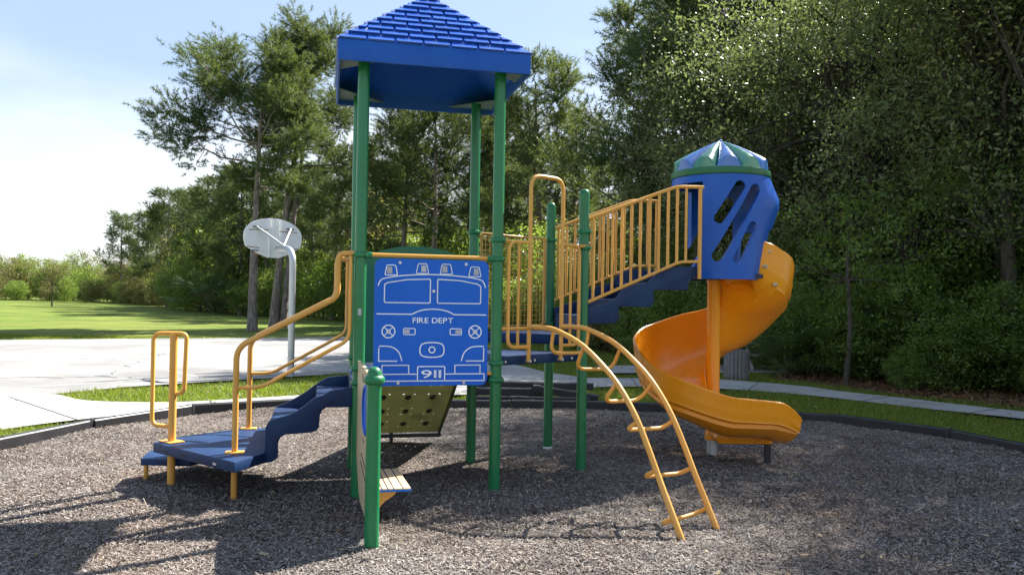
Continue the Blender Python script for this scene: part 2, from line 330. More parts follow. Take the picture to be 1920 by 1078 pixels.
# mulch: density falls with distance from the front
def hz(x, y):
    h = .012*np.sin(x*1.9+.6*np.sin(y*1.3))+.010*np.sin(y*2.7+x*.8)+.006*np.sin(x*5.1-y*3.7)
    for cx, cy_, r, d in ((2.85, 7.35, .55, -.05), (1.25, 5.0, .5, -.035), (-2.95, 6.4, .45, -.03), (-.75, 5.4, .4, -.03), (.9, 7.5, .7, .015)):
        h = h+d*np.exp(-((x-cx)**2+(y-cy_)**2)/r**2)
    return np.maximum(h-.012, -.052)
gx, gy = np.meshgrid(np.arange(-5.2, 5.7, .07), np.arange(2.2, 11.1, .07)); nx_, ny_ = gx.shape[1], gx.shape[0]
GV = np.stack([gx.ravel(), gy.ravel(), hz(gx.ravel(), gy.ravel())], 1)
ii, jj = np.meshgrid(np.arange(nx_-1), np.arange(ny_-1)); ii, jj = ii.ravel(), jj.ravel(); a0_ = jj*nx_+ii
okc = inpoly(gx[jj, ii]+.035, gy[jj, ii]+.035, PIT); a0_ = a0_[okc]
o = link('mulch_surface', npmesh('mulch_surface', GV, np.stack([a0_, a0_+1, a0_+nx_+1, a0_+nx_], 1), MULCHB)); struct(o)
n = 600000; y = 3.3+(11.2-3.3)*rng.random(n)**1.25; x = (rng.random(n)*2-1)*(.72*y+.8)
ok = inpoly(x, y, PIT); x, y = x[ok], y[ok]
sz_ = .023*np.exp(rng.normal(0, .4, len(x)))
o = chips('wood_chips', x, y, sz_, .0062, hz(x, y)-.003, .012, CHIP, .28); tag(o, 'weathered grey brown wood chip mulch filling the play area', 'wood chips')
# pine straw and leaf litter under the trees at the right
n = 60000; y = 9+14*rng.random(n); x = 3+9*rng.random(n); ok = inpoly(x, y, LITP); x, y = x[ok], y[ok]
o = chips('fallen_pine_straw', x, y, .16, .012, -.045, .03, STRAW, .3); tag(o, 'brown pine straw and dead leaves under the dark trees', 'leaf litter')
# grass blades
n = 420000; y = 7.2+(27-7.2)*rng.random(n)**1.5; x = (rng.random(n)*2-1)*(.72*y+1)
ok = ~(inpoly(x, y, PIT)|inpoly(x, y, COURTP)|inpoly(x, y, PATHP)|inpoly(x, y, BRANCH)|inpoly(x, y, PAD)|inpoly(x, y, LITP))
x, y = x[ok], y[ok]; n = len(x)
a = rng.uniform(0, 2*np.pi, n); h = rng.uniform(.045, .095, n)*(1+.35*np.sin(x*1.7+np.sin(y*2.1))); wd = .0045+.0004*y
le = rng.normal(0, .6, (n, 2))*h[:, None]
base = np.stack([x, y, np.full(n, -.062)], 1); sv = np.stack([np.cos(a)*wd, np.sin(a)*wd, 0*a], 1)
tip = base+np.stack([le[:, 0], le[:, 1], h], 1)
me = npmesh('grass', np.stack([base-sv, base+sv, tip], 1).reshape(-1, 3), np.arange(n*3).reshape(n, 3), GRASSB)
o = link('grass_blades', me); o['kind'] = 'stuff'; tag(o, 'short mown green grass along the paths and court', 'grass')

FALLEN = leafmat('fallen leaves', [(0, (.12, .08, .045)), (.6, (.22, .16, .09)), (1, (.34, .28, .18))], 0, (0, 0, 0), .8, .2)
n = 1500; y = 3.8+18*rng.random(n)**1.4; x = (rng.random(n)*2-1)*(.7*y); keep_ = (rng.random(n) < .25+.75*(x > 1))&~inpoly(x, y, COURTP); x, y = x[keep_], y[keep_]
o = chips('fallen_leaves', x, y, .045, .022, np.where(inpoly(x, y, PIT), hz(x, y)+.008, -.004), .006, FALLEN, .25); tag(o, 'dry tan leaves scattered on the mulch and path', 'leaves')

# ------------------------------------------------------------------ the play structure: ONE thing
c13, s13 = math.cos(R(13)), math.sin(R(13))
EV = Vector((c13, s13, 0)); NV = Vector((-s13, c13, 0)); ZV = Vector((0, 0, 1))
pA = Vector((-1.15, 6.03, 0)); pB = pA+EV*1.06; pC = pA+NV*1.06; pD = pB+NV*1.06
pF = Vector((.62, 6.93, 0)); pE = Vector((.38, 7.96, 0)); pS = Vector((-.83, 4.86, 0))
PS = empty('play_structure', (0, 7, 0), 'green, blue and yellow playground structure with roofed tower and orange spiral slide', 'playground')
PR = .0445
def post(p, top, collars, cap=True, base=-.12):
    mb = MB()
    prof = [(PR, base), (PR, top-.05)]
    if cap: prof += [(PR*.98, top-.035), (PR*.85, top-.016), (PR*.55, top-.004), (.004, top)]
    else: prof += [(PR, top)]
    mb.lathe(prof, (p.x, p.y, 0), 24); o = build('post', mb, GREEN, PS, True)
    for z in collars:
        cz = .021
        build('collar', MB().lathe([(PR+.001, z-cz), (PR+.013, z-cz*.75), (PR+.019, z-.004), (PR+.019, z+.004), (PR+.013, z+cz*.75), (PR+.001, z+cz)], (p.x, p.y, 0), 24, False), GREEN, o, True)
        a = random.uniform(.5, 1.2); q = Vector((p.x+math.cos(a)*.058, p.y-math.sin(a)*.058, z))
        build('clamp_lug', MB().lathe([(.004, -.016), (.015, -.011), (.017, 0), (.015, .011), (.004, .016)], q, 10), GREEN, o, True)
    return o
oA = post(pA, 3.27, (1.80, .945, .835), False)
post(pB, 3.27, (1.945, 1.795, .98, .85), False); post(pC, 3.27, (1.80, .945), False); post(pD, 3.27, (2.085, 1.80, .98), False)
oE = post(pE, 2.45, (2.075, 1.24)); post(pF, 2.45, (2.077, 1.937))
oS = post(pS, 1.0, (), False)
build('cap', MB().lathe([(PR+.001, .955), (PR+.017, .965), (PR+.022, .985), (PR+.015, 1.003), (PR+.002, 1.012), (PR-.001, 1.03), (PR*.8, 1.048), (PR*.45, 1.060), (.003, 1.064)], (pS.x, pS.y, 0), 24), GREEN, oS, True)
build('label_band', MB().lathe([(PR+.0015, .0), (PR+.0015, .022)], (pE.x, pE.y, 0), 24, False), WHITE, oE, True)
build('sticker', MB().add([Vector((pA.x+.011+(PR+.001)*math.sin(a), pA.y-(PR+.001)*math.cos(a), z)) - Vector((.011, 0, 0)) for z in (1.345, 1.395) for a in np.linspace(-.1, .45, 5)], [(i, i+1, i+6, i+5) for i in range(4)]), GREYW, oA, True)

# roof
M0 = pA+EV*.53+NV*.53; HA = .727; ZE0, ZE1, ZAP = 3.215, 3.372, 4.06
def rp(u, v, z): return M0+EV*u+NV*v+ZV*z
mb = MB(); tk = .022
ins = HA-tk
outer = [rp(a*HA, b*HA, z) for z in (ZE0, ZE1) for a, b in ((-1, -1), (1, -1), (1, 1), (-1, 1))]+[rp(0, 0, ZAP-.05)]
inner = [rp(a*ins, b*ins, z) for z in (ZE0, ZE1-.03) for a, b in ((-1, -1), (1, -1), (1, 1), (-1, 1))]+[rp(a*.03, b*.03, ZAP-.16) for a, b in ((-1, -1), (1, -1), (1, 1), (-1, 1))]
F = []
for i in range(4):
    j = (i+1) % 4
    F += [(i, j, 4+j, 4+i), (4+i, 4+j, 8), (9+j, 9+i, 13+i, 13+j), (13+j, 13+i, 17+i, 17+j), (j, i, 9+i, 9+j)]
F.append((17, 20, 19, 18)); mb.add(outer+inner, F)
roof = build('roof', mb, ROOFB, PS, bev=.008)
NC = 10; slope = Vector((0, 0, 0))
for f in range(4):
    ang = f*math.pi/2; U = EV*math.cos(ang)+NV*math.sin(ang); W = -NV*math.cos(ang)+EV*math.sin(ang)   # U along the eave, W outwards
    for j in range(NC):
        t0, t1 = j/NC, (j+1.18)/NC
        def pt(u, t, lift): 
            d = HA*(1-t); z = ZE1+(ZAP-.05-ZE1)*t
            return M0+U*u+W*d+ZV*z+(W*(ZAP-ZE1)+ZV*HA).normalized()*lift
        w0 = HA*(1-t0); w1 = max(HA*(1-t1), 0); off = (.104 if j % 2 else 0)
        cuts = [-w0]+[q for q in np.arange(-9, 9)*.2075+off+.104 if abs(q) < w0-.05]+[w0]
        for a, b in zip(cuts[:-1], cuts[1:]):
            g_ = .009
            a0 = a+g_ if a > -w0+.001 else a; b0 = b-g_ if b < w0-.001 else b
            a1 = min(max(a0, -w1), w1); b1 = max(min(b0, w1), -w1)
            if b1-a1 < .004: b1 = a1+.004
            jt = random.uniform(-.003, .003); lo, hi = (.027 if j else .016)+jt, .004; a0 += random.uniform(-.002, .002)
            ov = .012 if j else .004
            v = [pt(a0, t0-ov*.6, .002), pt(b0, t0-ov*.6, .002), pt(b0, t0-ov, lo), pt(a0, t0-ov, lo), pt(a1, min(t1, 1), .0), pt(b1, min(t1, 1), .0), pt(b1, min(t1, 1), hi), pt(a1, min(t1, 1), hi)]
            build('shingle', MB().add(v, [(0, 1, 2, 3), (3, 2, 6, 7), (7, 6, 5, 4), (4, 5, 1, 0), (0, 3, 7, 4), (1, 5, 6, 2)]), SHIN, roof)
for a, b in ((-1, -1), (1, -1), (1, 1), (-1, 1)):
    v = [rp(a*ins, b*ins, ZE0+.045), rp(a*(ins-.40), b*ins, ZE0+.045), rp(a*ins, b*(ins-.40), ZE0+.045)]
    build('corner_plate', MB().add(v+[p+ZV*.012 for p in v], [(0, 1, 2), (5, 4, 3), (0, 1, 4, 3), (1, 2, 5, 4), (2, 0, 3, 5)]), GUSSET, roof)

# decks
def deck(poly, top, th, name='deck'):
    o = build(name, MB().prism([(0, 0)]*0+[(p.x, p.y) for p in poly], (0, 0, top-th), (1, 0, 0), (0, 1, 0), (0, 0, th)), NAVY, PS, bev=.012)
    return o
def inset(poly, d):
    c = sum(poly, Vector())/len(poly); return [p+(c-p).normalized()*d for p in poly]
deck(inset([pA, pB, pD, pC], .02), .885, .06)
dl = deck(inset([pB, pF, pD], .03), 1.031, .077)
deck(inset([pD, pF, pE], .03), 1.18, .092)
bf = (pF-pB).normalized(); bo = Vector((bf.y, -bf.x, 0))
for s in (.10, .42, .86):
    build('deck_bolt', MB().tube([pB+bf*s+bo*(-.012)+ZV*.985, pB+bf*s+bo*.004+ZV*.985], .011, 8), BOLT, dl)

# fire engine panel (between A and B)
PW, PH, PZ = .878, .965, .812
po = pA+EV*.106-NV*.035
def pq(u, v, d=0): return po+EV*u*PW+ZV*(PZ+PH*(1-v))-NV*d
r_ = .055; poly = []
for cx, cz, a0 in ((PW-r_, PH-r_, 0), (r_, PH-r_, 90), (r_, r_, 180), (PW-r_, r_, 270)):
    poly += [(cx+r_*math.cos(R(a0+k*15)), cz+r_*math.sin(R(a0+k*15))) for k in range(7)]
panel = build('fire_engine_panel', MB().prism(poly, po+ZV*PZ, EV, ZV, NV*.02), PANB, PS)
panel['label'] = 'blue panel engraved with the front of a fire engine'
def mark(pts, wd=.0082, mat=WHITE, closed=False, name='engraved_line', sm=True):
    P = [Vector((u*PW, (1-v)*PH, 0)) for u, v in pts]; n_ = len(P); L_, R_ = [], []
    for i in range(n_):
        a = P[i-1] if (i or closed) else P[i]; b = P[(i+1) % n_] if (i < n_-1 or closed) else P[i]
        d1 = (P[i]-a); d2 = (b-P[i]); d = (d1.normalized() if d1.length else Vector())+(d2.normalized() if d2.length else Vector())
        d.normalize(); nn = Vector((-d.y, d.x, 0)); k = 1
        if d1.length and d2.length: k = 1/max(.5, math.sqrt(max(.05, (1+d1.normalized().dot(d2.normalized()))/2)))
        L_.append(P[i]+nn*wd/2*k); R_.append(P[i]-nn*wd/2*k)
    V = []; F = []
    for q, dp in ((L_, .0), (R_, .0), (L_, .0022), (R_, .0022)): V += [po+EV*p.x+ZV*(PZ+p.y)-NV*dp for p in q]
    m_ = n_ if closed else n_-1
    for i in range(m_):
        j = (i+1) % n_; F += [(2*n_+i, 2*n_+j, 3*n_+j, 3*n_+i), (i, j, 2*n_+j, 2*n_+i), (3*n_+i, 3*n_+j, n_+j, n_+i)]
    if not closed: F += [(0, n_, 3*n_, 2*n_), (n_-1, 2*n_-1, 4*n_-1, 3*n_-1)]
    return build(name, MB().add(V, F), mat, panel)
def rnd(P, r, closed=True, n=5): return [(p.x, p.y) for p in fillet([(a, b, 0) for a, b in P], r, n, closed)]
AR = PW/PH
def circ(u, v, r, n=28): return [(u+r*math.cos(2*math.pi*k/n), v+r*AR*math.sin(2*math.pi*k/n)) for k in range(n)]
for k, (u, v) in enumerate(((.14, .088), (.41, .072), (.62, .072), (.875, .088))):
    mark(rnd([(u-.037, v-.038), (u+.037, v-.038), (u+.055, v+.04), (u-.055, v+.04)], .012), .007, closed=True)
    sg = -1 if k in (0, 2) else 1; sg = (-1, 1, -1, 1)[k]
    q = [(u+sg*.012-.022, v-.025), (u+sg*.012+.018, v-.025), (u+sg*.012+.022, v+.027), (u+sg*.012-.024, v+.027)]
    build('lamp_glass', MB().add([pq(a, b, .0022) for a, b in q]+[pq(a, b, 0) for a, b in q], [(0, 1, 2, 3), (0, 1, 5, 4), (1, 2, 6, 5), (2, 3, 7, 6), (3, 0, 4, 7)]), GREYW, panel)
def arcpts(P, n=6): return [(p.x, p.y) for p in smoothpts([(a, b, 0) for a, b in P], n)]
mark(arcpts([(.03, .215), (.045, .18), (.085, .155), (.25, .13), (.5, .118), (.75, .128), (.915, .15), (.955, .175), (.972, .215)]))
mark(rnd([(.085, .345), (.085, .20), (.12, .187), (.28, .162), (.482, .155), (.482, .345)], .012), closed=True)
mark(rnd([(.545, .345), (.545, .155), (.74, .162), (.90, .187), (.93, .205), (.93, .345)], .012), closed=True)
mark([(.02, .435), (.325, .435)]+arcpts([(.325, .435), (.40, .405), (.51, .393), (.62, .405), (.695, .435)])[1:]+[(.985, .435)])
for u in (.125, .885):
    mark(circ(u, .572, .055), .0085, closed=True); mark(circ(u, .572, .012, 12), .012, closed=True)
    for a in (45, 135): 
        dx, dy = .05*math.cos(R(a)), .05*AR*math.sin(R(a)); mark([(u-dx, .572-dy), (u+dx, .572+dy)], .0075)
for u, sg in ((.305, -1), (.712, 1)):
    mark(rnd([(u-.05, .548), (u+.05, .548), (u+.05, .596), (u-.05, .596)], .01), .0065, closed=True)
    q = [(u+sg*.02-.022, .559), (u+sg*.02+.022, .559), (u+sg*.02+.022, .586), (u+sg*.02-.022, .586)]
    build('lamp_glass', MB().add([pq(a, b, .0022) for a, b in q]+[pq(a, b, 0) for a, b in q], [(0, 1, 2, 3), (0, 1, 5, 4), (1, 2, 6, 5), (2, 3, 7, 6), (3, 0, 4, 7)]), GREYW, panel)
mark(rnd([(.40, .668), (.505, .655), (.61, .668), (.612, .765), (.505, .778), (.398, .765)], .045), .009, closed=True)
mark(circ(.505, .716, .026, 20), .009, closed=True)
mark(arcpts([(.045, .688), (.11, .688), (.17, .70), (.22, .74), (.245, .805)])); mark([(.045, .70), (.045, .805), (.205, .805)])
mark(arcpts([(.965, .688), (.90, .688), (.84, .70), (.79, .74), (.765, .805)])); mark([(.965, .70), (.965, .805), (.805, .805)])
mark([(.075, .905), (.075, .838), (.305, .838), (.305, .905)]); mark([(.71, .905), (.71, .838), (.935, .838), (.935, .905)])
mark([(.05, .955), (.05, .908), (.382, .908)]); mark([(.62, .908), (.972, .908), (.972, .962), (.05, .962), (.05, .95)])
mark(rnd([(.382, .962), (.382, .848), (.62, .848), (.62, .962)], .012, False))
def text(s, u, v, hgt, wdt, parent):
    adv = []; x = 0; GL = []
    for ch in s:
        if ch == ' ': x += .30; continue
        cu = bpy.data.curves.new('t', 'FONT'); cu.body = ch; cu.extrude = .001; cu.offset = .006
        t = bpy.data.objects.new('t', cu); COL.objects.link(t); bpy.context.view_layer.update()
        me = bpy.data.meshes.new_from_object(t.evaluated_get(bpy.context.evaluated_depsgraph_get())); bpy.data.objects.remove(t)
        xs = [w_.co.x for w_ in me.vertices]; GL.append((me, x-min(xs))); x += max(xs)-min(xs)+.09
    x -= .09; sx = wdt*PW/x; sy = hgt*PH/.70
    for me, dx in GL:
        for w_ in me.vertices:
            q = pq(u, v)+EV*((w_.co.x+dx-x/2)*sx)+ZV*((w_.co.y-.35)*sy)-NV*(.0012+w_.co.z*1.1); w_.co = q-ORG[parent]
        link('letter', me, parent, WHITE)
text('FIRE DEPT', .51, .482, .043, .355, panel); text('911', .502, .907, .062, .175, panel)
for u, v in ((.215, .03), (.795, .03), (.512, .25), (.215, .978), (.79, .978)):
    q = pq(u, v); build('bolt', MB().tube([q+NV*.004, q-NV*.004], .012, 12).tube([q, q-NV*.007], .006, 6), BOLT, panel)
build('crossbar', MB().tube([pA+EV*.04-NV*.01+ZV*1.803, pB-EV*.04-NV*.01+ZV*1.80], .016, 12), YEL, PS, True)
build('crossbar', MB().tube([pA+EV*.04-NV*.01+ZV*.90, pB-EV*.04-NV*.01+ZV*.90], .016, 12), YEL, PS, True)
for sgn, pp, z in ((1, pA, 1.80), (-1, pB, 1.797)):
    build('clamp_socket', MB().tube([pp+EV*sgn*.05-NV*.01+ZV*z, pp+EV*sgn*.085-NV*.01+ZV*z], .026, 12), GREEN, PS, True)

# green arch over the climber (between C and D) and the holed climbing board
top = [(s, 1.845+.100*math.sin(math.pi*(s-.06)/.94)) for s in np.linspace(.061, .999, 22)]
poly = [(.06, .90), (.18, .90), (.18, 1.60), (.26, 1.70), (.53, 1.75), (.80, 1.70), (.88, 1.60), (.88, .90), (1.0, .90)]+top[::-1]
build('arch_panel', MB().prism(poly, pC-NV*.012, EV, ZV, NV*.024), GREEN2, PS)
def cb(u, t): # u across 0-1, t down 0-1
    w0 = .86-.10*t; z = .855-.76*(t**.9); yv = 1.06+.03+1.0*t
    return pA+EV*(.53+(u-.5)*w0)+NV*yv+ZV*z
mb = MB(); NU, NT = 7, 9; K = 16; H_ = []
def cell(u0, u1, t0, t1, hole):
    cx, ct = (u0+u1)/2, (t0+t1)/2
    if not hole: mb.add([cb(u0, t0), cb(u1, t0), cb(u1, t1), cb(u0, t1)], [(0, 1, 2, 3)]); return
    ou, inn = [], []
    for k in range(K):
        a = 2*math.pi*(k+.5)/K; dx, dy = math.cos(a), math.sin(a); s_ = 1/max(abs(dx), abs(dy))
        ou.append(cb(cx+dx*s_*(u1-u0)/2, ct+dy*s_*(t1-t0)/2)); inn.append(cb(cx+dx*(u1-u0)*.24, ct+dy*(t1-t0)*.33))
    mb.add(ou+inn, [(k, (k+1) % K, K+(k+1) % K, K+k) for k in range(K)])
    back = [p+(NV*.6+ZV*.75)*.014 for p in inn]; H_.append(back); mb.add(inn+back, [(k, (k+1) % K, K+(k+1) % K, K+k) for k in range(K)])
for i in range(NU):
    for j in range(NT): cell(i/NU, (i+1)/NU, j/NT, (j+1)/NT, i % 2 == 1 and j % 2 == 1 or (i % 2 == 1 and j % 2 == 0 and False))
board = build('climbing_board', mb, CLIMB, PS)
for bk in H_: build('hand_hold', MB().add(bk, [tuple(range(len(bk)))]), DARK, board)
for u in (0, 1):
    build('edge_rail', MB().tube([cb(u, t)-(NV*.6+ZV*.75)*.008 for t in np.linspace(0, 1, 10)], .016, 8), CLIMB, board, True)
build('support_bar', MB().box((cb(0, 1)+cb(1, 1))/2-ZV*.03, (.80, .05, .035), (EV, NV, ZV)), BLACK, board)
build('support_leg', MB().box(pA+EV*.42+NV*2.09+ZV*.02, (.035, .035, .15), (EV, NV, ZV)), BLACK, board)

# left stair: platform, entry step, moulded steps, handrails, grab post
pl = [(-1.90, 5.52), (-2.77, 6.20), (-2.66, 6.5), (-2.28, 6.94), (-2.06, 6.92), (-1.79, 5.87)]
plat = build('landing', MB().prism(pl, (0, 0, .252), (1, 0, 0), (0, 1, 0), (0, 0, .078)), NAVY, PS, bev=.012)
d_ = (Vector((-2.77, 6.20, 0))-Vector((-1.90, 5.52, 0))); dn = Vector((d_.y, -d_.x, 0)).normalized(); dn = dn if dn.y < 0 else -dn
for t in (.22, .40, .60, .82):
    q = Vector((-1.90, 5.52, .283))+d_*t; build('fixing_slot', MB().box(q+dn*.001, (.045, .004, .016), (d_.normalized(), dn, ZV)), BOLT if t == .22 else DARK, plat)
step = build('entry_step', MB().prism([(-2.9, 6.28), (-2.5, 6.27), (-2.3, 6.92), (-2.62, 7.1), (-2.98, 6.6)], (0, 0, .13), (1, 0, 0), (0, 1, 0), (0, 0, .055)), NAVY, PS, bev=.01)
build('step_leg', MB().tube([(-2.955, 6.50, -.1), (-2.955, 6.50, .13)], .019, 10), YEL, step, True)
near = [(.669, .25), (.616, .256), (.575, .286), (.577, .396), (.560, .435), (.525, .456), (.341, .466), (.300, .48), (.284, .505), (.278, .596), (.262, .632), (.232, .651), (.03, .651), (.03, .80), (.15, .788), (.21, .775), (.261, .742), (.319, .725), (.40, .66), (.452, .625), (.509, .6), (.60, .575), (.645, .555), (.668, .51)]
stair = build('moulded_steps', MB().prism(near, pA-NV*.0, -EV, ZV, NV*.03), NAVY, PS, bev=.006)
far = near[:13]+[(.03, .88), (.21, .87), (.26, .85), (.34, .79), (.44, .71), (.56, .65), (.63, .62), (.67, .55)]
far = [(s, z) for s, z in near[:13]]+[(.03, .79), (.22, .775), (.30, .73), (.42, .64), (.558, .56), (.64, .53), (.67, .49)]
build('side_wall', MB().prism(far, pC-NV*.03, -EV, ZV, NV*.03), NAVY, stair, bev=.006)
for z, s0, s1 in ((.70, .03, .315), (.515, .30, .66)):
    build('tread', MB().box(pA-EV*((s0+s1)/2)+NV*.53+ZV*(z-.015), (s1-s0, 1.0, .03), (EV, NV, ZV)), NAVY, stair, bev=.006)
for z0, z1, s in ((.515, .70, .305), (.70, .88, .04), (.33, .515, .65)):
    build('riser', MB().box(pA-EV*s+NV*.53+ZV*((z0+z1)/2-.02), (.02, 1.0, z1-z0), (EV, NV, ZV)), NAVY, stair)
def hr(p, lowz, offs=0):
    f = lambda s, z: p-EV*s+ZV*z+NV*offs
    o = build('handrail', MB().tube(fillet([f(.88, lowz), f(.88, 1.10), f(.19, 1.465), f(.165, 1.52), f(.165, 1.81), f(.045, 1.81)], .09), .0215, 12), YEL, PS, True)
    build('lower_rail', MB().tube(fillet([f(.87, .806), f(.70, .808), f(.072, 1.16), f(.072, 1.79)], .07), .0145, 10), YEL, o, True)
    build('base_plate', MB().box(f(.88, .336), (.13, .09, .010), (EV, NV, ZV)), YEL, o, bev=.003)
hr(pA, -.12, .0); hr(pC, .22, -.0)
gp = Vector((-2.632, 6.22, 0)); gu = Vector((1, .06, 0)).normalized()
gpo = build('grab_post', MB().tube([gp-ZV*.1, gp+ZV*1.17], .029, 14), YEL, PS, True)
g_ = lambda s, z: gp+gu*s+ZV*z
build('grab_loop', MB().tube(fillet([g_(0, 1.175), g_(-.155, 1.175), g_(-.155, .46), g_(0, .45)], .06), .0165, 10), YEL, gpo, True)
build('grab_loop', MB().tube(fillet([g_(0, 1.175), g_(.098, 1.175), g_(.085, .715), g_(0, .70)], .05), .0165, 10), YEL, gpo, True)
build('base_plate', MB().box(gp+ZV*.336, (.17, .12, .010), (Vector((-.79, .62, 0)), Vector((.62, .79, 0)), ZV)), YEL, gpo, bev=.003)

# tan play panel from A to the short post, with window and seat
ad_ = (pS-pA); AL = ad_.length; au = ad_.normalized(); an = Vector((-au.y, au.x, 0)); an = an if an.x > 0 else -an
poly = [(.06, .30), (.30, .09), (.42, .05), (AL-.12, .05), (AL-.06, .10), (AL-.055, .97), (.60, 1.0), (.06, 1.005)]
tp = build('tan_panel', MB().prism(poly, pA-an*.010, au, ZV, an*.020), TAN, PS); tp['label'] = 'tan play panel with a blue oval window'
for sd_ in (-1, 1):
    ring = [pA+au*(.80+.19*math.cos(a))+ZV*(.74+.155*math.sin(a))+an*sd_*.011 for a in np.linspace(0, 2*math.pi, 28)[:-1]]
    build('window_ring', MB().tube(ring, .013, 8, closed=True), PANB, tp, True)
    build('window_disc', MB().add(ring, [tuple(range(len(ring)))]), PANB, tp)
    for s0, z0, s1, z1 in ((.55, .52, .58, .52), (.64, .52, .66, .50), (.50, .40, 1.1, .33), (.45, .34, 1.1, .25), (.52, .95, .56, .90)):
        a, b = pA+au*s0+ZV*z0+an*sd_*.012, pA+au*s1+ZV*z1+an*sd_*.012
        build('engraved_line', MB().tube([a, b], .003, 5), DARK, tp)
seat_c = [Vector((-.90, 5.145, .25)), Vector((-.632, 5.195, .25)), Vector((-.800, 5.775, .25)), Vector((-1.06, 5.72, .25))]
su = (seat_c[1]-seat_c[0]).normalized(); sv_ = (seat_c[3]-seat_c[0]); 
seat = build('seat', MB().add([p-ZV*.022 for p in seat_c]+[p-ZV*.008 for p in seat_c], [(0, 1, 2, 3), (4, 5, 6, 7), (0, 1, 5, 4), (1, 2, 6, 5), (2, 3, 7, 6), (3, 0, 4, 7)]), PANB, PS)
sw = (seat_c[1]-seat_c[0]).length; k5 = [0, .30, .44, .58, .80, 1]
for a, b in zip(k5[:-1], k5[1:]):
    g0, g1 = a*sw+.005, b*sw-.005
    q = [seat_c[0]+su*g0, seat_c[0]+su*g1, seat_c[3]+(seat_c[2]-seat_c[3]).normalized()*g1*.97, seat_c[3]+(seat_c[2]-seat_c[3]).normalized()*g0*.97]
    build('slat', MB().add([p-ZV*.009 for p in q]+q, [(3, 2, 1, 0), (4, 5, 6, 7), (0, 1, 5, 4), (1, 2, 6, 5), (2, 3, 7, 6), (3, 0, 4, 7)]), TAN, seat)
br = [(0, .228), (.20, .228), (.17, .19), (.11, .15), (.06, .09), (.03, .03), (0, .0)]
for t in (.12, .75):
    q = seat_c[0]+sv_*t; q.z = 0; build('bracket', MB().prism(br, q, su, ZV, sv_.normalized()*.02), YEL, seat)

# guards, loop and arched ladder on the lower triangular deck (edge B-F)
f = lambda s, z, d=.035: pB+bf*s+bo*d+ZV*z
build('hand_loop', MB().tube(fillet([f(.318, .975), f(.318, 2.493), f(.69, 2.493), f(.69, .975)], .11, 8), .0175, 12), YEL, PS, True)
for s in (.318, .69):
    build('fixing_tab', MB().tube([f(s, .985, .0), f(s, .985, .06)], .012, 8), BOLT, PS)
g1 = build('guard', MB().tube(fillet([f(.318, 1.944), f(.088, 1.943), f(.088, 1.10), f(.318, 1.10)], .08), .0155, 10), YEL, PS, True)
build('baluster', MB().tube([f(.196, 1.94), f(.196, 1.10)], .012, 8), YEL, g1, True)
build('stub_rail', MB().tube([f(.02, 1.943), f(.10, 1.943)], .0155, 10), YEL, g1, True)
build('stub_rail', MB().tube([f(.02, 1.25), f(.318, 1.25)], .0145, 10), YEL, g1, True)
g2 = build('guard', MB().tube(fillet([f(.69, 1.10), f(.90, 1.10), f(.90, 1.948), f(.69, 1.948)], .08), .0155, 10), YEL, PS, True)
build('baluster', MB().tube([f(.795, 1.945), f(.795, 1.10)], .012, 8), YEL, g2, True)
build('stub_rail', MB().tube([f(.90, 1.948), f(1.01, 1.95)], .0155, 10), YEL, g2, True)
build('stub_rail', MB().tube([f(.69, 1.25), f(.90, 1.25)], .0145, 10), YEL, g2, True)
prof = [(0, 1.258), (.18, 1.262), (.357, 1.247), (.66, 1.157), (.93, 1.005), (1.105, .87), (1.265, .69), (1.39, .495), (1.517, .275), (1.72, -.06)]
prof = [(p.x, p.z) for p in smoothpts([(a, 0, b) for a, b in prof], 8)]
l0, r0 = f(.318, 0), f(.69, 0); f1, f2 = Vector((1.107, 5.099, 0)), Vector((1.397, 5.366, 0))
ld = ((f1-l0)+(f2-r0)).normalized()
arch = None
rails = []
for q, e_ in ((l0, f1), (r0, f2)):
    dd = (e_-q); k = dd.length/1.697; dd.normalize()
    pts = [q+dd*s*k+ZV*z for s, z in prof]; rails.append(pts)
    mbr = MB().tube(pts, .0205, 12)
    if arch is None: arch = build('arched_ladder', mbr, YEL, PS, True)
    else: build('side_rail', mbr, YEL, arch, True)
def along(pts, s):
    for i, (a, z) in enumerate(prof):
        if a >= s: break
    t = (pts[min(i+1, len(pts)-1)]-pts[i-1]).normalized(); return pts[i], t
for s in (.31, .69, 1.05, 1.27, 1.45, 1.60):
    a, ta = along(rails[0], s); b, tb = along(rails[1], s+.02); cr_ = (b-a).normalized()
    nn = ta.cross(cr_).normalized(); nn = nn if nn.z < 0 else -nn
    dep = .19 if s < 1.1 else .12
    build('rung', MB().tube(fillet([a, a+nn*dep, b+nn*dep, b], .175 if s < 1.1 else .10, 8), .0145, 10), YEL, arch, True)

# wire mesh guard between D and E
de = (pE-pD); dl_ = de.length; de.normalize(); dq = lambda s, z: pD+de*s+ZV*z
ms_ = build('mesh_guard', MB().tube([dq(.09, 1.225), dq(.09, 2.083), dq(dl_-.085, 2.083), dq(dl_-.085, 1.225)], .0155, 10, closed=True), YEL, PS, True)
mb = MB()
for k in range(1, 16): s = .09+(dl_-.175)*k/16; mb.tube([dq(s, 1.23), dq(s, 2.08)], .0032, 5, False)
for k in range(1, 17): z = 1.225+.858*k/17; mb.tube([dq(.09, z), dq(dl_-.085, z)], .0032, 5, False)
wg = build('wire_grid', mb, YEL, ms_); wg['kind'] = 'stuff'
for z in (1.245, 2.07): build('stub_rail', MB().tube([dq(.03, z), dq(.1, z)], .014, 8).tube([dq(dl_-.1, z), dq(dl_-.03, z)], .014, 8), YEL, ms_, True)

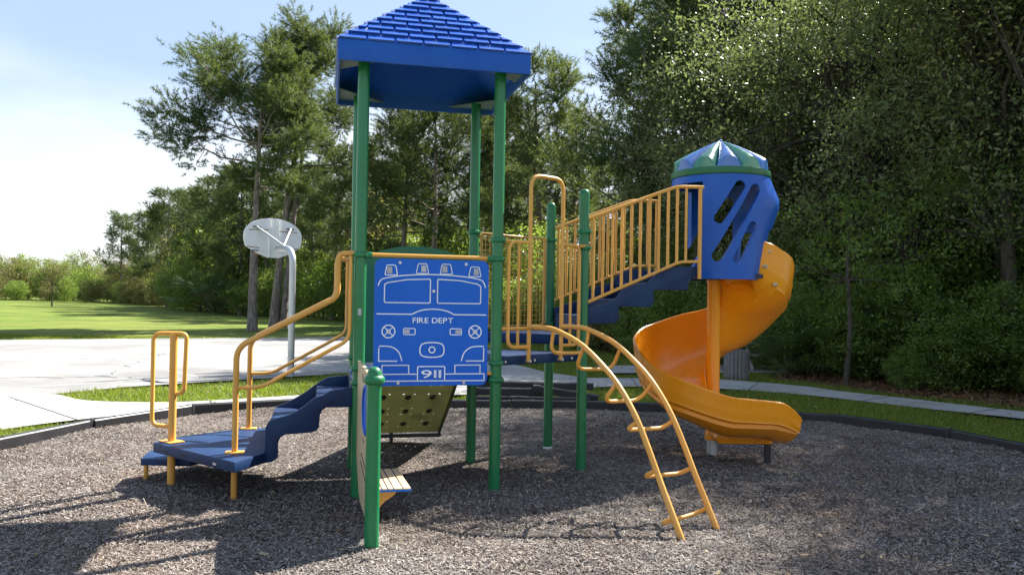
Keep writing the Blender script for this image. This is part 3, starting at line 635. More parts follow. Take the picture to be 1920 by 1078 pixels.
# stair up to the slide tower (from edge F-E)
ov = Vector((.974, .227, 0)); fe = (pE-pF); fl = fe.length; fe.normalize()
strg = [(.03, 1.275), (.307, 1.285), (.325, 1.30), (.33, 1.42), (.345, 1.432), (.64, 1.43), (.655, 1.445), (.66, 1.575), (.675, 1.585), (.985, 1.585), (1.0, 1.60), (1.005, 1.69), (1.10, 1.70), (1.10, 1.80), (.82, 1.80), (.72, 1.76), (.62, 1.655), (.48, 1.62), (.38, 1.58), (.29, 1.48), (.16, 1.44), (.03, 1.40)]
st2 = build('tower_steps', MB().prism(strg, pF+fe*.02, ov, ZV, fe*.03), NAVY, PS, bev=.006)
build('side_wall', MB().prism(strg, pE-fe*.05, ov, ZV, fe*.03), NAVY, st2, bev=.006)
for z, s0, s1 in ((1.345, .03, .36), (1.50, .33, .69), (1.655, .66, 1.02)):
    build('tread', MB().box(pF+ov*((s0+s1)/2)+fe*(fl/2)+ZV*(z-.015), (s1-s0, fl-.1, .03), (ov, fe, ZV)), NAVY, st2, bev=.006)
    build('riser', MB().box(pF+ov*(s0+.01)+fe*(fl/2)+ZV*(z-.09), (.02, fl-.1, .12), (ov, fe, ZV)), NAVY, st2)
for p, nrm, t0 in ((pF, -fe, 1.09), (pE, fe, 1.14)):
    q = lambda s, z: p+ov*s+ZV*z+nrm*.012
    topz = lambda s: 2.19+(s-.03)*.373 if s < .84 else 2.515
    botz = lambda s: 1.462+(s-.03)*.424 if s < .90 else 1.842
    r1 = build('stair_railing', MB().tube(fillet([q(.03, 2.19), q(.86, 2.51), q(t0+.03, 2.517)], .06), .0165, 10), YEL, PS, True)
    build('bottom_rail', MB().tube(fillet([q(.03, 1.462), q(.90, 1.838), q(t0, 1.845)], .05), .0145, 10), YEL, r1, True)
    build('end_post', MB().tube([q(t0, 2.517), q(t0, 1.69)], .0185, 10), YEL, r1, True)
    for s in np.arange(.085, t0-.05, .087):
        build('baluster', MB().tube([q(s, topz(s)), q(s, botz(s))], .0125 if int(s*100) % 2 else .014, 8), YEL, r1, True)
# short curved start of the far rail at E
build('rail_end', MB().tube(fillet([pE+fe*.012+ov*.03+ZV*2.19, pE+fe*.012-ov*.03+ZV*2.13, pE+fe*.012-ov*.05+ZV*1.45, pE+fe*.012+ov*.03+ZV*1.462], .05), .0165, 10), YEL, PS, True)

# slide tower enclosure
TC = Vector((2.04, 7.86, 0)); TR = .468
def er(phi, z):     # phi degrees, radius of the outer skin
    d = abs((phi-360+180) % 360-180); k = math.exp(-(d/46)**2)
    prof = [(1.70, -.15), (1.95, -.06), (2.2, .03), (2.40, .10), (2.48, .10), (2.60, .045), (2.70, 0), (2.9, 0)]
    for (z0, a), (z1, b) in zip(prof[:-1], prof[1:]):
        if z0 <= z <= z1: v = a+(b-a)*(z-z0)/(z1-z0); break
    return TR+k*v
PH0, PH1 = 236, 478
def skin(r0, flip, th):
    return lambda u, v: TC+Vector((math.cos(R(PH0+(PH1-PH0)*u))*(er(PH0+(PH1-PH0)*u, 1.70+.985*v)-th), math.sin(R(PH0+(PH1-PH0)*u))*(er(PH0+(PH1-PH0)*u, 1.70+.985*v)-th), 1.70+.985*v))
def closed_skin(nu, nv, th):
    mb = MB(); fo, fi = skin(0, 0, 0), skin(0, 0, th)
    idx = {}
    def vid(s, i, j):
        if (s, i, j) not in idx: idx[(s, i, j)] = len(mb.v); mb.v.append(tuple((fo if s == 0 else fi)(i/nu, j/nv)))
        return idx[(s, i, j)]
    def keep(i, j):
        if not (0 <= i < nu and 0 <= j < nv): return False
        phi = PH0+(PH1-PH0)*(i+.5)/nu; z = 1.70+.985*(j+.5)/nv
        if 418 < phi < 466 and 1.86 < z < 2.58: return False
        return not (328 < phi < 408 and z < 2.2 and (phi > 328+ (z-1.7)*8))
    for i in range(nu):
        for j in range(nv):
            if not keep(i, j): continue
            a, b, c, d = (i, j), (i+1, j), (i+1, j+1), (i, j+1)
            mb.f.append(tuple(vid(0, *p) for p in (a, b, c, d))); mb.f.append(tuple(vid(1, *p) for p in (d, c, b, a)))
            for (p, q, ni, nj) in ((a, b, i, j-1), (b, c, i+1, j), (c, d, i, j+1), (d, a, i-1, j)):
                if not keep(ni, nj): mb.f.append((vid(0, *q), vid(0, *p), vid(1, *p), vid(1, *q)))
    return mb
enc = build('slide_tower', closed_skin(72, 24, .05), BLUE, PS)
# three slanted slots cut through the front wall
def onskin(phi, z): r = er(phi, z); return TC+Vector((math.cos(R(phi))*r, math.sin(R(phi))*r, z))
cuts = []
for (p0, z0), (p1, z1), rad in (((278.4, 2.571), (255.3, 2.266), .050), ((297.7, 2.545), (254.1, 1.913), .052), ((295.2, 2.194), (277.0, 1.89), .048)):
    a, b = onskin(p0, z0), onskin(p1, z1); mid = (a+b)/2; nrm = (mid-TC); nrm.z = 0; nrm.normalize()
    tx = ZV.cross(nrm).normalized(); P0 = Vector(((a-mid).dot(tx), a.z-mid.z, 0)); P1 = Vector(((b-mid).dot(tx), b.z-mid.z, 0))
    ax = (P0-P1).normalized(); ang = math.atan2(ax.y, ax.x); poly = []
    for k in range(13): t = ang-math.pi/2+math.pi*k/12; poly.append((P0.x+rad*math.cos(t), P0.y+rad*math.sin(t)))
    for k in range(13): t = ang+math.pi/2+math.pi*k/12; poly.append((P1.x+rad*math.cos(t), P1.y+rad*math.sin(t)))
    cuts.append(build('cutter', MB().prism(poly, mid-nrm*1.25, tx, ZV, nrm*1.5), None))
ew = enc.matrix_world.copy(); bpy.context.view_layer.update()
for c_ in cuts:
    md = enc.modifiers.new('b', 'BOOLEAN'); md.operation = 'DIFFERENCE'; md.object = c_; md.solver = 'EXACT'
bpy.context.view_layer.update()
me = bpy.data.meshes.new_from_object(enc.evaluated_get(bpy.context.evaluated_depsgraph_get()))
enc.modifiers.clear(); enc.data = me
for c_ in cuts: bpy.data.objects.remove(c_)
me.materials.clear(); me.materials.append(BLUE); me.shade_smooth()
bm = bmesh.new(); bm.from_mesh(me)
for e in bm.edges:
    if len(e.link_faces) != 2 or e.calc_face_angle(0) > R(35): e.smooth = False
bm.to_mesh(me); bm.free()
# header over the doorway, floor, rim and scalloped roof
def arcband(a0, a1, z0, z1, r, th, n=16):
    mb = MB(); V = []
    for i in range(n+1):
        a = R(a0+(a1-a0)*i/n)
        for rr, z in ((r, z0), (r, z1), (r-th, z1), (r-th, z0)): V.append(TC+Vector((math.cos(a)*rr, math.sin(a)*rr, z)))
    F = [(i*4+k, (i+1)*4+k, (i+1)*4+(k+1) % 4, i*4+(k+1) % 4) for i in range(n) for k in range(4)]+[(0, 1, 2, 3), tuple(n*4+k for k in (3, 2, 1, 0))]
    return mb.add(V, F)
build('door_header', arcband(118.3, 235.8, 2.615, 2.684, TR-.001, .05), BLUE, enc, True)
build('tower_floor', MB().lathe([(.40, 1.715), (.44, 1.72), (.44, 1.755), (.40, 1.76)], TC, 28), NAVY, enc, True)
build('rim_band', MB().lathe([(TR-.03, 2.685), (TR+.010, 2.688), (TR+.014, 2.70), (TR+.010, 2.748), (TR-.015, 2.755), (TR-.03, 2.756)], TC, 48, False), GREEN2, enc, True)
for k in range(12):
    mb = MB(); a0 = k*30+15+ -4
    def pf(u, v):
        a = R(a0+30*u); sc_ = math.sin(math.pi*u)**.62
        if v < .25:     # front face of the scallop
            t = v/.25; return TC+Vector((math.cos(a)*.452, math.sin(a)*.452, 2.752+.105*sc_*t))
        t = (v-.25)/.75; r = .452*(1-t)*(1-.03*(1-sc_)); h = 2.752+.105*sc_*(1-t)**.8+.325*(t**.93)
        return TC+Vector((math.cos(a)*max(r, .004), math.sin(a)*max(r, .004), h))
    mb.grid(pf, 12, 12); build('roof_petal', mb, PETG if k % 2 else PETB, enc, True)
build('finial', MB().lathe([(.02, 3.06), (.018, 3.08), (.003, 3.09)], TC, 12), BLUE, enc, True)

# spiral slide
def lerp(tab, x):
    for (x0, a), (x1, b) in zip(tab[:-1], tab[1:]):
        if x0 <= x <= x1:
            t = (x-x0)/(x1-x0); t = t*t*(3-2*t)*.35+t*.65; return a+(b-a)*t
    return tab[0][1] if x < tab[0][0] else tab[-1][1]
BED = [(-54, 1.70), (-42, 1.66), (0, 1.40), (45, 1.05), (90, .86), (135, .72), (180, .60), (225, .42), (270, .285), (300, .26), (330, .26)]
LIP = [(-54, 2.06), (-42, 2.08), (-32, 2.04), (-20, 1.96), (-6, 1.85), (10, 1.77), (45, 1.60), (90, 1.37), (135, 1.22), (180, 1.06), (225, .80), (270, .63), (300, .55), (330, .50)]
ROUT = [(-54, .39), (-42, .455), (-12, .72), (8, .795), (60, .78), (180, .76), (300, .76), (330, .76)]
PCx = Vector((2.0, 7.88, 0))
def frame(q):   # q in degrees to 272 then metres*100 beyond
    if q <= 272: a = R(q); return PCx, Vector((math.cos(a), math.sin(a), 0)), q
    a = R(272); k = q-272; bend = R(min(k*.30, 24)); c0 = PCx+Vector((math.cos(a+math.pi/2), math.sin(a+math.pi/2), 0))*k*.0092
    return c0, Vector((math.cos(a+bend), math.sin(a+bend), 0)), min(272+k*.4, 330)
QEND = 272+44
def sect(q):
    c, d, qq = frame(q); ro, bed, lip = lerp(ROUT, qq), lerp(BED, qq), lerp(LIP, qq); fall = 0
    if q > 300: t = (q-300)/(QEND-300); fall = t*t; lip = lip-(lip-bed-.19)*fall; bed = bed-.04*t
    h = lip-bed; i0 = .085+.02*0
    P = [(i0, .16*(1-fall*.7)), (i0+.012, .10*(1-fall*.5)), (i0+.05, .045), (i0+.12, .012), (.40, 0), (ro-.22, .02), (ro-.12, .075), (ro-.055, .17*h/.45), (ro-.02, h*.62), (ro, h), (ro+.012, h+.010), (ro+.026, h), (ro+.026, h-.02)]
    O = [(ro+.010, h*.66), (ro+.013, h*.60), (ro-.004, h*.44), (ro+.000, h*.39), (ro-.040, .11), (ro-.036, .075), (ro-.11, .012), (ro-.21, -.035), (.40, -.055), (i0+.10, -.045), (i0+.02, .0), (i0-.012, .09), (i0-.014, .16*(1-fall*.7))]
    return [c+d*r+ZV*(bed+z) for r, z in P+O]
qs = list(np.arange(-54, -20, 2))+list(np.arange(-20, 272, 5))+list(np.arange(272, QEND+1, 4)); secs = [sect(q) for q in qs]; K = len(secs[0])
mb = MB(); mb.v = [tuple(p) for s in secs for p in s]
mb.f = [(i*K+k, (i+1)*K+k, (i+1)*K+(k+1) % K, i*K+(k+1) % K) for i in range(len(secs)-1) for k in range(K)]+[tuple(range(K)), tuple((len(secs)-1)*K+k for k in reversed(range(K)))]
slide = build('spiral_slide', mb, ORANGE, PS, True)
slide['label'] = 'glossy orange spiral slide chute'
pol = build('slide_pole', MB().lathe([(.072, .13), (.072, .20), (.066, .22), (.066, 1.0), (.066, 1.66), (.075, 1.70)], PCx, 24), ORANGE, PS, True)
build('steel_footing', MB().lathe([(.052, -.1), (.052, .135)], PCx, 18), STEEL, pol, True)
mb = MB().prism([(0, 0), (.5, 0), (.52, .03), (.5, .10), (-.02, .12), (-.05, .06)], PCx+Vector((.0, -.30, .135)), (1, .05, 0), ZV, (0, .22, 0))
build('underside_shoe', mb, ORANGE, slide, bev=.02)
build('support_leg', MB().box((2.475, 7.66, .07), (.05, .05, .30)), BLACK, slide)
for q0 in (62, 196):
    s3 = []
    for q in (q0, q0+.4, q0+2.6, q0+3):
        s0 = sect(q); cc_ = sum(s0, Vector())/len(s0); off_ = 0 if q in (q0, q0+3) else .008
        s3.append([p+(p-cc_).normalized()*off_ for p in s0[9:]+s0[:0]])
    kk = len(s3[0]); mb = MB(); mb.v = [tuple(p) for s in s3 for p in s]
    mb.f = [(i*kk+k, (i+1)*kk+k, (i+1)*kk+k+1, i*kk+k+1) for i in range(3) for k in range(kk-1)]
    build('seam_flange', mb, ORANGE, slide, True)
for q, rr, zz in ((-33, .55, .36), (-36, .52, .20), (-28, .50, .08)):
    c, d, qq = frame(q); p = c+d*(lerp(ROUT, q)+.016)+ZV*(lerp(BED, q)+zz)
    build('bolt_cover', MB().tube([p-d*.03, p+d*.008], .02, 12), TAN, slide, True)

# ------------------------------------------------------------------ edging timbers round the mulch
acc = [0]; BP = [V3(p) for p in smooth2(BORDER, 1)]
for a, b in zip(BP[:-1], BP[1:]): acc.append(acc[-1]+(b-a).length)
def at(s):
    for i in range(len(acc)-1):
        if acc[i+1] >= s: t = (s-acc[i])/(acc[i+1]-acc[i]); return BP[i].lerp(BP[i+1], t)
    return BP[-1]
ORD = ['first', 'second', 'third', 'fourth', 'fifth', 'sixth', 'seventh', 'eighth', 'ninth', 'tenth', 'eleventh', 'twelfth', 'thirteenth', 'fourteenth', 'fifteenth', 'sixteenth', 'seventeenth', 'eighteenth', 'nineteenth', 'twentieth']
LT = 1.42; s = acc[-1]; tl = []; k = 0; s = 2.5
while s+LT < acc[-1]-2.2:
    tl.append((at(s), at(s+LT))); s += LT
vis = 0
for a, b in tl:
    seen_ = abs((a.x+b.x)/2) < .70*(a.y+b.y)/2 or abs(a.x) < .645*a.y or abs(b.x) < .645*b.y
    if not seen_ and (a.y+b.y)/2 < 4: continue
    d = (b-a).normalized(); n_ = Vector((-d.y, d.x, 0)); Lh = (b-a).length/2
    if not seen_: hid = 'black edging timber just beyond the %s edge of the picture, the %s one' % (('left' if a.x < 0 else 'right'), 'farther' if (a.y+b.y)/2 > 5.6 else 'nearer')
    r = random.Random(vis); wob = n_*r.uniform(-.015, .015); ctr = (a+b)/2+wob
    root = empty('edging_timber', ctr, ('black plastic edging timber round the mulch, %s counting from the left' % ORD[vis]) if seen_ else hid, 'edging', 'black edging timbers bordering the mulch')
    hz = .088+r.uniform(-.006, .006); pf = [(-.048, -.06), (.048, -.06), (.048, hz-.012), (.036, hz), (-.036, hz), (-.048, hz-.012)]
    build('beam', MB().prism(pf, ctr-d*(Lh-.006), n_, ZV, d*(2*Lh-.012)), BLACK, root)
    build('joint_collar', MB().prism([(-.052, -.05), (.052, -.05), (.052, hz+.003), (-.052, hz+.003)], ctr+d*(Lh-.05), n_, ZV, d*.04), BLACK, root, bev=.004)
    build('stake_head', MB().lathe([(.018, 0), (.018, .006), (.010, .010)], ctr-d*(Lh*.6)+ZV*hz, 10), BLACK, root)
    vis += 1 if seen_ else 0
spare = [((-.62, 11.62), (1.2, 11.55), .17, 'on top of the pile'), ((-.62, 11.22), (.25, 11.30), 0, 'lying lowest of the pile'), ((.05, 11.26), (1.12, 11.22), 0, 'at the right end of the pile'), ((-.55, 11.36), (.62, 11.46), .10, 'leaning across the pile'), ((.32, 11.42), (1.25, 11.30), .15, 'slanting down to the right on the pile'), ((-.30, 11.50), (.50, 11.66), .06, 'at the back of the pile')]
for (a, b, z, txt) in spare:
    a, b = V3(a, .055+z), V3(b, .055+z*(.2 if 'slanting' in txt else 1)); d = (b-a).normalized(); n_ = d.cross(ZV).normalized(); up_ = n_.cross(d)
    root = empty('spare_timber', (a+b)/2-ZV*.05, 'loose black edging timber behind the border, '+txt, 'edging', 'spare black timbers piled behind the border')
    build('beam', MB().prism([(-.05, -.05), (.05, -.05), (.05, .038), (.036, .05), (-.036, .05), (-.05, .038)], a, n_, up_, b-a), BLACK, root)
    build('joint_collar', MB().prism([(-.054, -.05), (.054, -.05), (.054, .054), (-.054, .054)], a+d*.05, n_, up_, d*.05), BLACK, root, bev=.004)

# ------------------------------------------------------------------ basketball hoop
HB = empty('basketball_hoop', hb, 'grey curved pole with white fan-shaped backboard beside the court', 'basketball hoop')
pts = fillet([hb-ZV*.2, hb+ZV*2.33, hb+cn*.62+ZV*2.36], .36, 10)
build('pole', MB().tube(pts, .062, 18), STEEL, HB, True)
bc = hb+cn*.80
fan = [(a*.90, b*.92) for a, b in [(-.66, .30), (-.62, .16), (-.30, 0), (-.12, -.06), (.12, -.06), (.30, 0), (.62, .16), (.66, .30)]+[(.66*math.cos(a), .40+.40*math.sin(a)*.92) for a in np.linspace(.12, math.pi-.12, 20)]]
bb = build('backboard', MB().prism(fan, bc+ZV*2.24, cd, ZV, cn*.03), BOARD, HB)
def strip(u0, v0, u1, v1, mat=BOARD, wd=.02, dep=.03, nm='stiffener'):
    a, b = bc+cd*u0+ZV*(2.24+v0), bc+cd*u1+ZV*(2.24+v1); d = (b-a).normalized(); p = d.cross(cn).normalized()
    build(nm, MB().prism([(-wd/2, 0), (wd/2, 0), (wd/2, dep), (-wd/2, dep)], a, p, -cn, b-a), mat, bb)
strip(-.09, -.04, -.09, .69, wd=.018); strip(.09, -.04, .09, .69, wd=.018)
strip(-.50, .46, -.09, .48, RUST, .012, .006, 'rust_seam'); strip(.09, .46, .50, .46, RUST, .012, .006, 'rust_seam')
strip(-.53, .14, -.28, .12, RUST, .012, .006, 'rust_seam'); strip(.28, .11, .52, .14, RUST, .012, .006, 'rust_seam')
strip(-.42, .52, -.26, .52, DARK, .02, .012, 'fixing_slot'); strip(.26, .52, .42, .52, DARK, .02, .012, 'fixing_slot')
strip(-.45, .07, -.30, .07, DARK, .018, .012, 'fixing_slot'); strip(.30, .07, .45, .07, DARK, .018, .012, 'fixing_slot')
for u in (-.35, .35):
    build('brace', MB().tube([bc+cd*u+ZV*(2.24+.52)-cn*.01, bc-cn*.42+ZV*2.40], .022, 10), STEEL, HB, True)
rc = bc+cn*.32+ZV*2.27
rim = build('rim', MB().tube([rc+(cd*math.cos(a)+cn*math.sin(a))*.21 for a in np.linspace(0, 2*math.pi, 24)[:-1]], .010, 8, closed=True), RUST, HB, True)
build('rim_bracket', MB().box(bc+cn*.07+ZV*2.26, (.12, .12, .05), (cd, cn, ZV)), RUST, HB)
# ------------------------------------------------------------------ litter bin and picnic table
tb = empty('litter_bin', (4.40, 15.55, 0), 'round grey wooden-slat litter bin beside the path behind the slide', 'bin')
build('inner_drum', MB().lathe([(.205, -.05), (.205, .50), (.19, .50), (.19, .1)], (4.4, 15.55, 0), 24), BLACK, tb, True)
for k in range(20):
    a = 2*math.pi*k/20; d = Vector((math.cos(a), math.sin(a), 0)); t = Vector((-d.y, d.x, 0)); hh = .545+.012*math.sin(k*7)
    build('slat', MB().box(Vector((4.4, 15.55, hh/2-.02))+d*.228, (.062, .022, hh+.02), (t, d, ZV)), WOODG, tb)
for z in (.12, .42): build('hoop_band', MB().lathe([(.216, z), (.219, z+.03)], (4.4, 15.55, 0), 24, False), STEEL, tb, True)
px = Vector((4.75, 17.9, 0)); pt_ = empty('picnic_table', px, 'weathered pale plank picnic table behind the litter bin', 'table')
tu, tv = Vector((.96, .28, 0)), Vector((-.28, .96, 0))
for k in range(4): build('top_plank', MB().box(px+tv*(-.27+.18*k)+ZV*.55, (1.5, .165, .035), (tu, tv, ZV)), WOODL, pt_)
for s_ in (-1, 1):
    build('bench_plank', MB().box(px+tv*.56*s_+ZV*.33, (1.5, .2, .035), (tu, tv, ZV)), WOODL, pt_)
    build('cross_beam', MB().box(px+tu*.55*s_+ZV*.295, (.04, 1.25, .07), (tu, tv, ZV)), WOODL, pt_)
    for q in (-1, 1): build('leg', MB().tube([px+tu*.5*s_+tv*.45*q-ZV*.05, px+tu*.5*s_+tv*.18*q+ZV*.53], .035, 6), WOODL, pt_)

# ------------------------------------------------------------------ vegetation
def lump(rs, n=5):
    K_ = rs.normal(0, 1, (n, 3)); ph = rs.uniform(0, 6.28, n)
    return lambda P, f: np.sin(P@(K_.T)*f+ph).sum(1)/n
def leaves(C, rs, per, spread, size, asp=.5, upb=.3, D=None):
    """C cluster centres -> rhombic leaves around each"""
    n = len(C)*per; c = np.repeat(C, per, 0)
    off = rs.normal(0, 1, (n, 3)); off *= (rs.random((n, 1))**.6)/np.linalg.norm(off, axis=1, keepdims=True)*spread; off[:, 2] *= .75
    p = c+off
    d = rs.normal(0, 1, (n, 3))+off/spread*.8; d /= np.linalg.norm(d, axis=1, keepdims=True)
    nn = rs.normal(0, 1, (n, 3)); nn[:, 2] += upb*2; s = np.cross(d, nn); s /= np.linalg.norm(s, axis=1, keepdims=True)+1e-9
    sz = size*rs.uniform(.6, 1.3, (n, 1)); l = d*sz; w_ = s*sz*asp*.5
    V = np.stack([p, p+l*.5-w_, p+l, p+l*.5+w_], 1).reshape(-1, 3); return V, np.arange(n*4).reshape(n, 4)
def trunk_mesh(name, tubes, mat):
    mb = MB()
    for pts, rr, sg in tubes: mb.tube(pts, rr, sg, False)
    me = bpy.data.meshes.new(name); me.from_pydata([tuple(v) for v in mb.v], [], mb.f); me.materials.append(mat); me.shade_smooth(); return me

def pine_proto(seed, h, cb_, rad, lean=(0, 0), twin=False, dens=1., asym=None, tr=.018, cl=(.30, 13)):
    rs = np.random.default_rng(seed); tubes = []; T = []; TD = []
    def trunk(x0, y0, hh, ln, r0):
        P = [Vector((x0+ln[0]*(t**1.2)+.10*math.sin(3*t+seed)*t, y0+ln[1]*t+.10*math.cos(2.5*t+seed)*t, hh*t-.15*(t == 0))) for t in np.linspace(0, 1, 12)]
        rr = [r0*(1.25 if t == 0 else 1)*(1-.85*t**1.15) for t in np.linspace(0, 1, 12)]; tubes.append((P, rr, 9)); return P
    stems = [trunk(0, 0, h, lean, h*tr)]
    if twin: stems.append(trunk(.42, .1, h*.86, (lean[0]-.5, .3), h*tr*.8))
    for si_, P in enumerate(stems):
        nb = int((26 if si_ == 0 else 7)*dens)
        for i in range(nb):
            t = cb_+(1-cb_)*((i+rs.random())/nb)**.85; t = min(t, .985)
            k = t*11; a = P[int(k)].lerp(P[min(int(k)+1, 11)], k-int(k))
            az = i*2.39996+rs.normal(0, .4); q = (t-cb_)/(1-cb_)
            Lb = rad*(.40+.62*(1-q)**.9)*(.75+.25*min(1, q*8))*rs.uniform(.72, 1.05)
            if asym: Lb *= 1+asym[1]*math.cos(az-asym[0])
            if i < 3 and rs.random() < .5: Lb *= .6
            el = .0+.6*q+rs.normal(0, .10)
            d = Vector((math.cos(az)*math.cos(el), math.sin(az)*math.cos(el), math.sin(el)))
            bp = [a+d*Lb*u+ZV*(Lb*.22*u*u-.06*Lb*math.sin(3*u))+Vector(rs.normal(0, .05*Lb, 3))*u for u in np.linspace(0, 1, 6)]
            tubes.append((bp, [h*tr*.26*(1-q*.6)*(1-.8*u)+.008 for u in np.linspace(0, 1, 6)], 5))
            for s_ in range(int(rs.integers(4, 7)+Lb*1.2)):
                u = rs.uniform(.52, 1.0) if s_ else 1.; b0 = bp[int(u*4.99)].lerp(bp[int(u*4.99)+1], u*4.99-int(u*4.99))
                sd_ = (d+Vector(rs.normal(0, .8, 3))+ZV*.35).normalized(); sl_ = Lb*rs.uniform(.10, .28)+.2
                e = b0+sd_*sl_; tubes.append(([b0, b0.lerp(e, .5)+Vector(rs.normal(0, .04, 3)), e], [.018, .012, .006], 4))
                for m_ in range(cl[1]):
                    g3 = rs.normal(0, 1, 3)*np.array([cl[0], cl[0], cl[0]*.58]); p = b0.lerp(e, rs.uniform(.65, 1.05))+Vector(g3); T.append(p)
                    TD.append((sd_*.5+Vector(g3)*2.5+ZV*.45).normalized())
    T = np.array(T); TD = np.array(TD); per = 40; n = len(T)*per
    p = np.repeat(T, per, 0)+np.repeat(TD, per, 0)*(rs.random((n, 1))-.35)*.34; d = np.repeat(TD, per, 0)*.55+rs.normal(0, .62, (n, 3)); d /= np.linalg.norm(d, axis=1, keepdims=True)
    s = np.cross(d, rs.normal(0, 1, (n, 3))); s /= np.linalg.norm(s, axis=1, keepdims=True)
    ln = rs.uniform(.11, .23, (n, 1)); V = np.stack([p-s*.009, p+s*.009, p+d*ln+np.array([0, 0, -.015])], 1).reshape(-1, 3)
    return trunk_mesh('pine_trunk', tubes, PBARK), npmesh('pine_crown', V, np.arange(n*3).reshape(n, 3), NEEDLE)

def broad_proto(seed, h, rx, rz, zc, ncl, per, spread, size, mat, zmin, trunk_r, gap=.0, nl=10, asp=.5, bark_=None, hole=1.1, shell=.45):
    rs = np.random.default_rng(seed); lf = lump(rs); lf2 = lump(rs)
    C = []; 
    while len(C) < ncl:
        q = rs.normal(0, 1, (ncl*3, 3)); q /= np.linalg.norm(q, axis=1, keepdims=True); r = rs.random((len(q), 1))**shell
        P = q*r*(1+.28*lf(q, 2.2)[:, None]); P = P*np.array([rx, rx, rz])+np.array([0, 0, zc])
        ok = (P[:, 2] > zmin)&(lf2(P, hole/(rx**.5)*1.3) > -.32+gap); C += list(P[ok])
    C = np.array(C[:ncl])
    V, F_ = leaves(C, rs, per, spread, size, asp)
    tubes = []; nt = max(2, int(nl))
    tp_ = [Vector((.12*math.sin(2*t+seed)*h*.08, .12*math.cos(2*t)*h*.08, (zc+rz*.3)*t-.15*(t == 0))) for t in np.linspace(0, 1, 8)]
    tubes.append((tp_, [trunk_r*(1.35 if t == 0 else 1)*(1-.7*t) for t in np.linspace(0, 1, 8)], 9))
    for c in C[rs.choice(len(C), min(len(C), nt*7), False)]:
        c = Vector(c); k = rs.uniform(.3, .95); a = tp_[int(k*7)]
        mid = a.lerp(c, .5)+Vector(rs.normal(0, .14*rx, 3))*.6; th = trunk_r*.30*rs.uniform(.3, 1)
        tubes.append(([a, a.lerp(mid, .55)+Vector(rs.normal(0, .05*rx, 3)), mid, c], [th, th*.8, th*.6, .008], 5))
    return trunk_mesh('trunk', tubes, bark_ or OBARK), npmesh('crown', V, F_, mat)

def place(name, proto, loc, sc_=1., rz=0., label='', cat='tree', group=None, parts=('trunk', 'crown'), sxyz=None):
    o = empty(name, (loc[0], loc[1], -.03), label, cat, group); o.rotation_euler.z = rz
    o.scale = sxyz or (sc_, sc_, sc_)
    for nm, me in zip(parts, proto):
        if me is None: continue
        p = bpy.data.objects.new(nm, me); COL.objects.link(p); p.parent = o
    return o

PA = pine_proto(11, 10.0, .585, 4.1, (.1, 0), asym=(math.pi, .22), dens=.95, tr=.0195, cl=(.33, 22))
PB_ = pine_proto(23, 13.2, .60, 3.2, (1.5, .2), twin=True, dens=.85, tr=.0160, cl=(.33, 22))
PC_ = pine_proto(31, 10, .38, 2.8, (.3, 0)); PD_ = pine_proto(47, 10, .30, 2.6, (-.2, .2)); PE_ = pine_proto(59, 11, .25, 3.3, (.2, 0), dens=1.25)
place('pine_tree', PA, (-10.6, 32.6), 1, 0, 'tall pine with a bare grey trunk standing left behind the basketball backboard')
place('pine_tree', PB_, (-10.75, 36.0), .98, 0, 'tallest pine, with twin trunks, right behind the basketball backboard')
pines = [
 (PD_, -50, 102, 1.05, 'leftmost pine of the wood, on its sloping left shoulder'),
 (PE_, -44.5, 97, .95, 'bushy pine beside the leftmost pine of the wood'),
 (PE_, -38.5, 88, .92, 'low dense pine third from the left end of the wood'),
 (PE_, -34.6, 80, .98, 'bushy pine on the crest of the left shoulder of the wood'),
 (PC_, -30.6, 75, 1.0, 'open pine left of the palmetto clumps'),
 (PE_, -27, 69, .88, 'dense pine above the left palmetto clump'),
 (PC_, -23.6, 64, .98, 'pine behind the spreading thick-trunked pine'),
 (PE_, -20.4, 60, .90, 'spreading pine with a thick trunk left of the basketball backboard'),
 (PD_, -17.4, 56.5, .90, 'pine just left of the backboard, beneath the tall bare-trunked pine'),
 (PE_, -13.8, 55, .88, 'bushy pine behind the left tall bare trunk'),
 (PC_, -13.0, 52, .86, 'pine seen below the backboard between the tall trunks'),
 (PC_, -11.0, 49, .94, 'pine right of the basketball pole, behind the yellow handrail'),
 (PD_, -7.9, 47, .96, 'pine close left of the front green roof post'),
 (PD_, -5.3, 38, 1.0, 'dark pine seen under the blue roof, left of the middle'),
 (PC_, -3.6, 36, .98, 'pine under the middle of the blue roof'),
 (PE_, -2.3, 41, .98, 'bushy pine left of the far right roof post'),
 (PD_, -.3, 43, 1.08, 'pine between the two right roof posts'),
 (PC_, 1.25, 35.5, 1.11, 'round-topped pine right of the roof, behind the hand loop'),
 (PE_, 2.9, 38, .86, 'pine between the round-topped pine and the tall one at the right'),
 (PE_, 4.5, 26.5, .97, 'big dark pine leaning over the stairs to the slide tower'),
 (PD_, 5.6, 24, 1.22, 'tall pine rising behind the slide tower'),
 (PC_, 7.9, 27, 1.3, 'pine towering behind the slide tower roof, second from it'),
 (PE_, 10.4, 28, 1.25, 'pine behind the oak at the upper right'),
]
for k, (pr, x, y, s, lb) in enumerate(pines): place('pine_tree', pr, (x, y), s, k*1.7, lb, group='pines in the wood')
WD = ORD+['twenty-first', 'twenty-second', 'twenty-third', 'twenty-fourth']
rr = random.Random(3)
for k in range(24):
    x = -30+k*2.1+rr.uniform(-1, 1); y = 62-abs(x+6)*.12+rr.uniform(-5, 8) if x < -2 else 50-x*.35+rr.uniform(-6, 6)
    if x < -20: y = 80+rr.uniform(-4, 6)
    place('pine_tree', (PC_, PD_, PE_)[k % 3], (x, y), rr.uniform(.72, .92), k*2.1, 'pine deep in the wood behind the front row, %s from left' % WD[k], group='pines deep in the wood')

